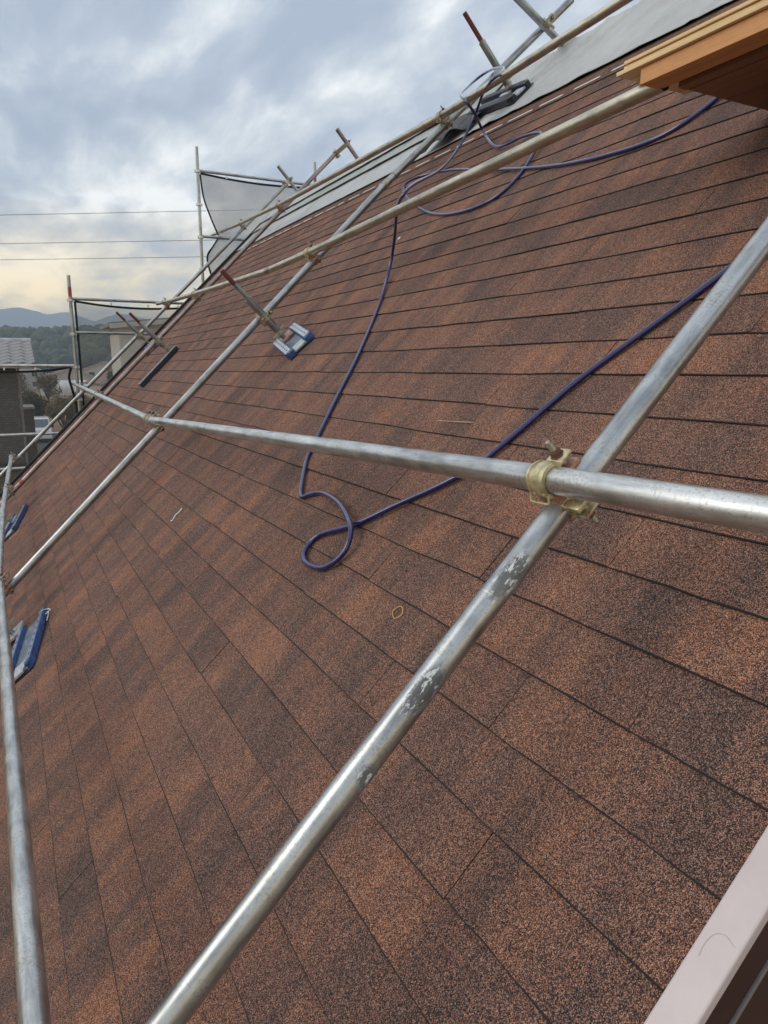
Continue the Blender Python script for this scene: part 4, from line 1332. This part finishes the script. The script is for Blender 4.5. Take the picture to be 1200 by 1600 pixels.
# ---- houses
def gable_house(x, y, w, d, hw, hr, rot, wallc, roofc, label, floors=2, group=None, over=0.45, lean=None, name='village_house'):
    e = empty(name, Matrix.Translation((x, y, 0)) @ Matrix.Rotation(rot, 4, 'Z'))
    tag(e, label, 'house', group)
    I = Matrix.Identity(4)
    wm_ = simple('house_wall', wallc, 0.8, 0, 0.08, 2.0)
    rm_ = simple('house_roof', roofc, 0.55, 0, 0.25, 4.0, 0.1)
    bm = bmesh.new()
    quad_prism(bm, [Vector((-w / 2, -d / 2, 0)), Vector((w / 2, -d / 2, 0)), Vector((w / 2, -d / 2, hw)), Vector((0, -d / 2, hw + hr)), Vector((-w / 2, -d / 2, hw))], (0, d, 0))
    wl = mesh_obj('wall', bm, wm_, e, I)
    ov = over
    k = hr / (w / 2)
    for sg in (-1, 1):
        bm = bmesh.new()
        p = [Vector((0, -d / 2 - ov, hw + hr + 0.03)), Vector((sg * (w / 2 + ov), -d / 2 - ov, hw - k * ov + 0.03)), Vector((sg * (w / 2 + ov), -d / 2 - ov, hw - k * ov + 0.21)), Vector((0, -d / 2 - ov, hw + hr + 0.21))]
        quad_prism(bm, p, (0, d + 2 * ov, 0))
        rf_ = mesh_obj('roof', bm, rm_, e, I)
        bm = bmesh.new()
        p = [Vector((0, -d / 2 - ov - 0.03, hw + hr - 0.10)), Vector((sg * (w / 2 + ov + 0.02), -d / 2 - ov - 0.03, hw - k * ov - 0.10)), Vector((sg * (w / 2 + ov + 0.02), -d / 2 - ov - 0.03, hw - k * ov + 0.14)), Vector((0, -d / 2 - ov - 0.03, hw + hr + 0.14))]
        quad_prism(bm, p, (0, 0.028, 0))
        mesh_obj('barge_board', bm, MT['pale_board'], rf_, I)
    fr_ = MT['window_frame']; gl = MT['window_glass']
    for fl_ in range(floors):
        for fx in (-0.28, 0.24):
            z0 = 0.9 + fl_ * 2.7
            if z0 + 1.3 > hw: continue
            f = bbox('window', (fx * w - 0.75, -d / 2 - 0.05, z0), (fx * w + 0.75, -d / 2 + 0.02, z0 + 1.25), fr_, e, I)
            bbox('pane', (fx * w - 0.68, -d / 2 - 0.058, z0 + 0.07), (fx * w - 0.03, -d / 2 - 0.02, z0 + 1.18), gl, f, I)
            bbox('pane', (fx * w + 0.03, -d / 2 - 0.058, z0 + 0.07), (fx * w + 0.68, -d / 2 - 0.02, z0 + 1.18), gl, f, I)
        for sg in (-1, 1):
            z0 = 0.9 + fl_ * 2.7
            if z0 + 1.2 > hw: continue
            f = bbox('window', (sg * w / 2 - 0.05, -0.8, z0), (sg * w / 2 + 0.05, 0.8, z0 + 1.15), fr_, e, I)
            bbox('pane', (sg * w / 2 - 0.058, -0.72, z0 + 0.07), (sg * w / 2 + 0.058, 0.72, z0 + 1.08), gl, f, I)
    return e


MT['pale_board'] = simple('pale_board', (0.52, 0.50, 0.46), 0.6, 0, 0.06)
MT['window_frame'] = simple('window_frame', (0.30, 0.30, 0.30), 0.5)
MT['window_glass'] = simple('window_glass', (0.03, 0.035, 0.04), 0.12, 0, 0.2)
g2 = gable_house(9.6, 40.9, 8.4, 3.4, 7.75, 0.45, R(0), (0.58, 0.55, 0.50), (0.22, 0.22, 0.22), 'cream two storey house with shallow gable behind the mesh sheet', name='gabled_house')
# its lower tiled roof
bm = bmesh.new()
quad_prism(bm, [Vector((-4.4, -4.35, 4.0)), Vector((-4.4, -1.77, 5.05)), Vector((-4.4, -1.77, 4.9)), Vector((-4.4, -4.35, 3.85))], (9.0, 0, 0))
lr = mesh_obj('porch_roof', bm, simple('porch_tile', (0.12, 0.12, 0.125), 0.4), g2, Matrix.Identity(4))
for r_ in range(6):
    bm = bmesh.new()
    sl2 = math.atan2(1.05, 2.58)
    box(bm, (-4.42, 0, 0), (4.62, 0.40, 0.05))
    mesh_obj('tile_course', bm, simple('porch_tile_course', (0.30, 0.30, 0.31), 0.3, 0, 0.3, 6), lr, Matrix.Translation((0, -4.37 + r_ * 0.43, 4.0 + r_ * 0.43 * math.tan(sl2))) @ Matrix.Rotation(sl2 - 0.08, 4, 'X'))
bbox('ground_floor', (-4.0, -3.95, 0), (4.4, -1.77, 3.85), simple('lower_wall', (0.34, 0.33, 0.32), 0.8), g2, Matrix.Identity(4))
for px in (-3.2, 0.6):
    f = bbox('window', (px, -4.01, 1.0), (px + 1.7, -3.94, 2.9), MT['window_frame'], g2, Matrix.Identity(4))
    bbox('pane', (px + 0.08, -4.02, 1.08), (px + 1.62, -3.95, 2.82), MT['window_glass'], f, Matrix.Identity(4))

vill = [
    (17.5, 128, 9, 8, 3.4, 2.0, 0.2, (0.42, 0.40, 0.38), (0.20, 0.11, 0.08), 'low house with rusty brown roof beyond the dry field'),
    (23, 132, 8, 7, 5.4, 1.7, -0.15, (0.55, 0.54, 0.52), (0.15, 0.15, 0.16), 'pale two storey house beyond the dry field'),
    (30, 150, 10, 8, 5.6, 1.9, 0.4, (0.44, 0.43, 0.40), (0.13, 0.13, 0.14), 'grey house right of the pale house beyond the field'),
    (36, 165, 9, 8, 5.5, 1.8, 0.1, (0.50, 0.46, 0.42), (0.18, 0.14, 0.12), 'tan house behind the gabled house'),
    (14, 190, 12, 9, 3.6, 2.2, 0.0, (0.52, 0.50, 0.47), (0.24, 0.14, 0.10), 'long low house with reddish roof near the greenhouses'),
    (4, 230, 11, 9, 5.0, 2.0, 0.3, (0.48, 0.47, 0.46), (0.14, 0.14, 0.15), 'house at the foot of the wooded hill'),
    (26, 215, 12, 9, 5.4, 2.1, -0.3, (0.60, 0.58, 0.55), (0.22, 0.14, 0.11), 'pale house with brown roof at the foot of the wooded hill'),
    (44, 240, 12, 9, 5.4, 2.1, 0.2, (0.5, 0.5, 0.48), (0.15, 0.15, 0.16), 'grey roofed house at the far right of the village'),
    (-9, 215, 12, 9, 5.4, 2.1, 0.1, (0.5, 0.49, 0.46), (0.2, 0.13, 0.1), 'house hidden behind the tiled roof'),
]
for v in vill:
    gable_house(*v[:9], v[9])


def greenhouse(x, y, w, d, h_, rot, label):
    e = empty('greenhouse', Matrix.Translation((x, y, 0)) @ Matrix.Rotation(rot, 4, 'Z'))
    tag(e, label, 'greenhouse', 'white greenhouses beyond the field')
    film = simple('white_film', (0.72, 0.72, 0.70), 0.4, 0, 0.08, 1.5)
    bm = bmesh.new()
    arc = [(-w / 2, 0)] + [(-w / 2 * math.cos(math.pi * i / 12), h_ * 0.35 + h_ * 0.65 * math.sin(math.pi * i / 12)) for i in range(13)] + [(w / 2, 0)]
    quad_prism(bm, [Vector((px, -d / 2, pz)) for px, pz in arc], (0, d, 0))
    mesh_obj('film', bm, film, e, Matrix.Identity(4))
    for k in range(6):
        bm = bmesh.new()
        sweep(bm, [(px * 1.005, -d / 2 + k * d / 5 * 0.998 + 0.02, pz * 1.01 + 0.01) for px, pz in arc], 0.05, 6)
        mesh_obj('hoop', bm, MT['galv'], e, Matrix.Identity(4))


greenhouse(9, 268, 10, 22, 4.0, R(80), 'white film greenhouse beyond the dry field, beside the bare trees')
greenhouse(20, 285, 10, 26, 4.2, R(84), 'white film greenhouse at the foot of the wooded hill')
greenhouse(13.5, 175, 7, 13, 3.2, R(86), 'low white greenhouse nearest the dry field')

# ---- white van
van = empty('parked_van', Matrix.Translation((2.15, 61.0, 0.012)))
tag(van, 'white van parked nose out by the brown shrubs', 'van')
vw = simple('white_car_paint', (0.74, 0.75, 0.76), 0.3, 0, 0.04, 3, 0, 0.5)
glass = MT['window_glass']
blk = simple('black_plastic', (0.02, 0.02, 0.022), 0.6)
lampm = simple('lamp_lens', (0.62, 0.64, 0.66), 0.15, 0.2, 0.1)
bm = bmesh.new()
side = [(0.0, 0.35), (0.0, 0.80), (0.10, 1.0), (0.62, 1.12), (1.22, 1.78), (1.5, 1.86), (3.9, 1.84), (4.05, 1.2), (4.05, 0.35)]
a = [bm.verts.new((-0.80 * (1.0 if z < 1.15 else 0.88), y, z)) for y, z in side]
b = [bm.verts.new((0.80 * (1.0 if z < 1.15 else 0.88), y, z)) for y, z in side]
bm.faces.new(a); bm.faces.new(list(reversed(b)))
for i in range(len(side)):
    j = (i + 1) % len(side)
    bm.faces.new((a[j], a[i], b[i], b[j]))
bmesh.ops.recalc_face_normals(bm, faces=bm.faces[:])
bevel(bm, 0.05, 3)
vb_ = mesh_obj('body', bm, vw, van, Matrix.Identity(4)); smooth(vb_, 50)
bm = bmesh.new()
quad_prism(bm, [Vector((-0.70, 0.66, 1.14)), Vector((0.70, 0.66, 1.14)), Vector((0.62, 1.17, 1.71)), Vector((-0.62, 1.17, 1.71))], (0, -0.035, 0.03))
mesh_obj('windscreen', bm, simple('pale_windscreen', (0.16, 0.19, 0.22), 0.1), van, Matrix.Identity(4))
for sg in (-1, 1):
    bm = bmesh.new()
    quad_prism(bm, [Vector((sg * 0.77, 0.95, 1.2)), Vector((sg * 0.77, 3.7, 1.2)), Vector((sg * 0.70, 3.6, 1.68)), Vector((sg * 0.70, 1.35, 1.68))], (sg * 0.03, 0, 0))
    mesh_obj('side_window', bm, glass, van, Matrix.Identity(4))
    bbox('headlight', (sg * 0.60 - 0.16, -0.03, 0.62), (sg * 0.60 + 0.16, 0.06, 0.84), lampm, van, Matrix.Identity(4), 0.02)
    bbox('mirror', (sg * 0.92 - 0.09, 0.75, 1.12), (sg * 0.92 + 0.09, 0.85, 1.32), blk, van, Matrix.Identity(4), 0.02)
    for wy in (0.65, 3.25):
        bm = bmesh.new(); lathe(bm, [(0.0, -0.09), (0.26, -0.09), (0.29, -0.05), (0.29, 0.05), (0.26, 0.09), (0.0, 0.09)], 20)
        wh = mesh_obj('wheel', bm, blk, van, Matrix.Translation((sg * 0.72, wy, 0.29)) @ Matrix.Rotation(R(90), 4, 'Y')); smooth(wh, 40)
        bm = bmesh.new(); lathe(bm, [(0.0, -0.094), (0.17, -0.094), (0.17, 0.094), (0.0, 0.094)], 16)
        mesh_obj('rim', bm, MT['silver'], wh, Matrix.Identity(4))
bbox('grille', (-0.42, -0.02, 0.62), (0.42, 0.05, 0.80), blk, van, Matrix.Identity(4), 0.01)
bbox('bumper', (-0.80, -0.06, 0.30), (0.80, 0.10, 0.52), vw, van, Matrix.Identity(4), 0.03)
bbox('number_plate', (-0.17, -0.075, 0.36), (0.17, -0.06, 0.50), simple('plate_white', (0.7, 0.7, 0.66), 0.5), van, Matrix.Identity(4))


# ---- shrubs and trees
def leaf_mat(name, c):
    return simple(name, c, 0.8, 0, 0.45, 0.9)


def shrub(x, y, h_, wr, mat_, label, seed, n=2600, leaf=0.10, trunk=True, group=None, cat='shrub', name='shrub', zb=0.0):
    r_ = random.Random(seed)
    e = empty(name, Matrix.Translation((x, y, zb)))
    tag(e, label, cat, group)
    bm = bmesh.new()
    blobs = [(r_.uniform(-0.6, 0.6) * wr, r_.uniform(-0.6, 0.6) * wr, h_ * r_.uniform(0.35, 0.82), wr * r_.uniform(0.35, 0.6)) for _ in range(9)]
    for i in range(7 if trunk else 3):
        bx, by_, bz, br = blobs[i]
        sweep(bm, catmull([(0.05 * i, 0.02 * i, -0.05), (bx * 0.35, by_ * 0.35, bz * 0.4), (bx * 0.8, by_ * 0.8, bz * 0.85), (bx, by_, bz + br * 0.5)], 3), [0.06 * h_ / 3] * 4 + [0.04 * h_ / 3] * 3 + [0.02 * h_ / 3] * 3, 6)
    mesh_obj('trunk', bm, MT['bark'], e, Matrix.Identity(4))
    verts, faces = [], []
    for i in range(n):
        bx, by_, bz, br = blobs[r_.randrange(9)]
        d = Vector((r_.gauss(0, 1), r_.gauss(0, 1), r_.gauss(0, 1))).normalized() * br * (r_.random() ** 0.45)
        p = Vector((bx, by_, bz)) + Vector((d.x, d.y, d.z * 1.1))
        if p.z < 0.15: continue
        u = Vector((r_.gauss(0, 1), r_.gauss(0, 1), r_.gauss(0, 1))).normalized()
        v = u.cross(Vector((r_.gauss(0, 1), r_.gauss(0, 1), r_.gauss(0, 1)))).normalized()
        s_ = leaf * r_.uniform(0.6, 1.4)
        b0 = len(verts)
        verts += [p - u * s_, p + v * s_ * 0.5, p + u * s_, p - v * s_ * 0.5]
        faces.append((b0, b0 + 1, b0 + 2, b0 + 3))
    me = bpy.data.meshes.new('crown'); me.from_pydata(verts, [], faces); me.materials.append(mat_)
    link('crown', me, None, e, Matrix.Identity(4))
    return e


MT['bark'] = simple('bark', (0.10, 0.08, 0.065), 0.9, 0, 0.3, 10, 0.3)
lm1 = leaf_mat('olive_leaf', (0.13, 0.11, 0.05)); lm2 = leaf_mat('brown_green_leaf', (0.19, 0.145, 0.075)); lm3 = leaf_mat('dark_leaf', (0.085, 0.085, 0.045))
shrub(2.6, 72, 4.0, 1.3, lm3, 'dark olive shrub behind the parked van', 1, 3800, 0.11)
shrub(4.4, 70, 3.6, 1.5, lm2, 'large brownish green shrub right of the parked van', 2, 5200, 0.10)
shrub(6.6, 78, 3.2, 1.6, lm2, 'brown shrub at the edge of the dry field', 3, 4000, 0.10)
shrub(0.4, 76, 3.4, 1.5, lm1, 'olive shrub behind the brick outbuilding', 4, 3600, 0.11)
tr = [(16, 118, 5.5, 2.2, lm3, 'dark round tree by the rusty roofed house'), (19.5, 150, 6, 2.6, lm3, 'dark tree between the village houses'), (7, 150, 4.5, 2.4, lm2, 'brown bare looking tree in front of the low greenhouse'),
      (11, 200, 6, 3, lm3, 'dark tree by the long low house'), (32, 120, 6, 3, lm3, 'dark garden tree behind the gabled house'), (2, 170, 5, 3, lm2, 'brown tree left of the greenhouses'), (25.5, 100, 4.5, 2.2, lm3, 'round hedge tree beside the pale house')]
for i, (x, y, h_, wr, lm, lb) in enumerate(tr):
    shrub(x, y, h_, wr, lm, lb, 20 + i, 2200, 0.22, cat='tree', name='garden_tree')

# ---- wooded hill: a ridge of ground and a far-off wood on it
def hill_h(x, y):
    b = math.exp(-((y - 640) / 150.0) ** 2)
    return b * (32 + 5 * noise.noise(Vector((x * 0.006, 3.3, 0))) + 3.0 * noise.noise(Vector((x * 0.02, y * 0.015, 1)))) * (0.75 + 0.25 * math.tanh((x + 350) / 200))


bm = bmesh.new()
rows = []
for j in range(26):
    y = 380 + j * 22
    rows.append([bm.verts.new((x * 18.0, y, hill_h(x * 18.0, y) - 0.6)) for x in range(-40, 61)])
for a, b in zip(rows, rows[1:]):
    for i in range(100):
        bm.faces.new((a[i], a[i + 1], b[i + 1], b[i]))
tag(mesh_obj('hill', bm, simple('hill_soil', (0.07, 0.065, 0.04), 0.95, 0, 0.3, 0.05)), kind='structure')

rt = random.Random(5)
verts, faces, = [], []
crowns = []
for i in range(5200):
    x = rt.uniform(-260, 620); y = rt.uniform(430, 720)
    hgt = hill_h(x, y)
    if hgt < 2.5: continue
    crowns.append((x, y, hgt, rt.uniform(2.6, 5.2), rt.uniform(4, 8.5)))
ico = []
tmpb = bmesh.new(); bmesh.ops.create_icosphere(tmpb, subdivisions=2, radius=1.0)
iv = [v.co.copy() for v in tmpb.verts]; tmpb.verts.ensure_lookup_table(); tmpb.verts.index_update()
if_ = [[v.index for v in f.verts] for f in tmpb.faces]; tmpb.free()
for (x, y, g, r_, hh) in crowns:
    b0 = len(verts)
    sd = rt.uniform(0, 100)
    for v in iv:
        k = 1 + 0.42 * noise.noise(v * 2.1 + Vector((sd, 0, 0)))
        verts.append((x + v.x * r_ * k, y + v.y * r_ * k, g + hh * 0.5 + v.z * hh * 0.6 * k))
    faces += [[q + b0 for q in f] for f in if_]
me = bpy.data.meshes.new('wood'); me.from_pydata(verts, [], faces)


def wood_mat():
    m, t, b = mat('far_foliage')
    tc_ = N(t, 'ShaderNodeTexCoord')
    n1_ = N(t, 'ShaderNodeTexNoise', Scale=0.09, Detail=3.0); L(t, tc_.outputs['Object'], n1_.inputs['Vector'])
    n2_ = N(t, 'ShaderNodeTexNoise', Scale=0.8, Detail=6.0, Roughness=0.7); L(t, tc_.outputs['Object'], n2_.inputs['Vector'])
    rp = ramp(t, [(0.36, (0.035, 0.05, 0.028)), (0.5, (0.06, 0.075, 0.03)), (0.62, (0.11, 0.105, 0.04))], n1_.outputs[0])
    c = mixc(t, 0.75, rp.outputs[0], n2_.outputs[0], 'OVERLAY')
    L(t, c, b.inputs['Base Color']); b.inputs['Roughness'].default_value = 0.95
    bp = N(t, 'ShaderNodeBump', Strength=1.0, Distance=1.2); L(t, n2_.outputs[0], bp.inputs['Height']); L(t, bp.outputs[0], b.inputs['Normal'])
    return m


wood = link('wood', me, wood_mat())
for p in me.polygons: p.use_smooth = True
tag(wood, 'dense mixed wood covering the low hill beyond the village', 'wood', kind='stuff')

# ---- mountains
prof = [(-4200, 90), (-2600, 160), (-1500, 130), (-700, 190), (-330, 158), (-110, 189), (12, 213), (75, 222), (137, 209), (168, 198), (212, 209), (235, 212), (311, 184), (329, 180), (381, 201), (429, 212), (488, 202), (572, 180), (700, 196), (900, 215), (1300, 170), (2000, 200), (3200, 130), (4600, 90)]


def prof_h(x):
    for (xa, ha), (xb, hb) in zip(prof, prof[1:]):
        if xa <= x <= xb:
            t = (x - xa) / (xb - xa)
            return ha + (hb - ha) * t
    return 60


bm = bmesh.new()
rows = []
for j in range(29):
    t = j / 28
    y = 2100 + t * 1800
    row = []
    for i in range(-260, 281):
        x = i * 15.0
        hh = prof_h(x) + CAMZ
        up_ = min(1.0, t * 2)
        spur = 0.16 * noise.noise(Vector((x * 0.006, y * 0.0022, 0.5))) + 0.10 * noise.noise(Vector((x * 0.014, y * 0.006, 2.5)))
        if t <= 0.5:
            f = up_ ** 1.15 + spur * math.sin(math.pi * up_)
        else:
            f = 1 - (t - 0.5) * 1.7
        row.append(bm.verts.new((x, y, max(-1, hh * f) + 1.5 * noise.noise(Vector((x * 0.03, y * 0.03, 0))) * (0.4 + up_))))
    rows.append(row)
for a, b in zip(rows, rows[1:]):
    for i in range(len(a) - 1):
        bm.faces.new((a[i], a[i + 1], b[i + 1], b[i]))
mo = mesh_obj('mountains', bm, simple('mountain_forest', (0.055, 0.065, 0.05), 0.95, 0, 0.3, 0.01))
smooth(mo, 60)
tag(mo, kind='structure')

# ---- overhead wires and the poles that carry them
wire_m = simple('wire_black', (0.03, 0.03, 0.035), 0.6)
pole_m = simple('concrete_pole', (0.30, 0.29, 0.28), 0.85)
A0, A1 = Vector((-24.0, 43.3, 0)), Vector((20.0, 15.4, 0))
for (pa, lb) in ((A0, 'concrete utility pole beyond the tiled house'), (A1, 'concrete utility pole behind the house')):
    e = empty('utility_pole', Matrix.Translation(pa)); tag(e, lb, 'utility pole')
    bm = bmesh.new(); lathe(bm, [(0.0, -0.2), (0.17, -0.2), (0.11, 11.4), (0.0, 11.4)], 16)
    o = mesh_obj('shaft', bm, pole_m, e, Matrix.Identity(4)); smooth(o, 40)
    for z in (10.68, 9.79, 9.28):
        bbox('bracket', (-0.16, -0.16, z - 0.06), (0.16, 0.16, z + 0.03), MT['galv'], e, Matrix.Identity(4), 0.02)
for z, lb in ((10.66, 'topmost thin overhead wire against the clouds'), (9.77, 'middle overhead wire against the clouds'), (9.26, 'lowest overhead wire just above the cream break in the clouds')):
    pts = []
    for i in range(25):
        t = i / 24
        p = A0.lerp(A1, t); p.z = z - 0.12 * 4 * t * (1 - t) + 0.03
        pts.append(p)
    bm = bmesh.new(); sweep(bm, pts, 0.0075, 6)
    tag(mesh_obj('overhead_wire', bm, wire_m), lb, 'wire')

# ---- haze over the valley
bm = bmesh.new(); box(bm, (-5000, -600, -3.0), (5200, 4100, 246.0))
hzm = bpy.data.materials.new('valley_haze'); hzm.use_nodes = True
t = hzm.node_tree
for n_ in list(t.nodes): t.nodes.remove(n_)
pv = N(t, 'ShaderNodeVolumePrincipled')
pv.inputs['Color'].default_value = (0.66, 0.81, 1.0, 1)
pv.inputs['Density'].default_value = 0.00055
pv.inputs['Anisotropy'].default_value = 0.0
ot = N(t, 'ShaderNodeOutputMaterial'); L(t, pv.outputs[0], ot.inputs['Volume'])
tag(mesh_obj('haze', bm, hzm), 'thin blue haze over the valley', 'haze', kind='stuff')
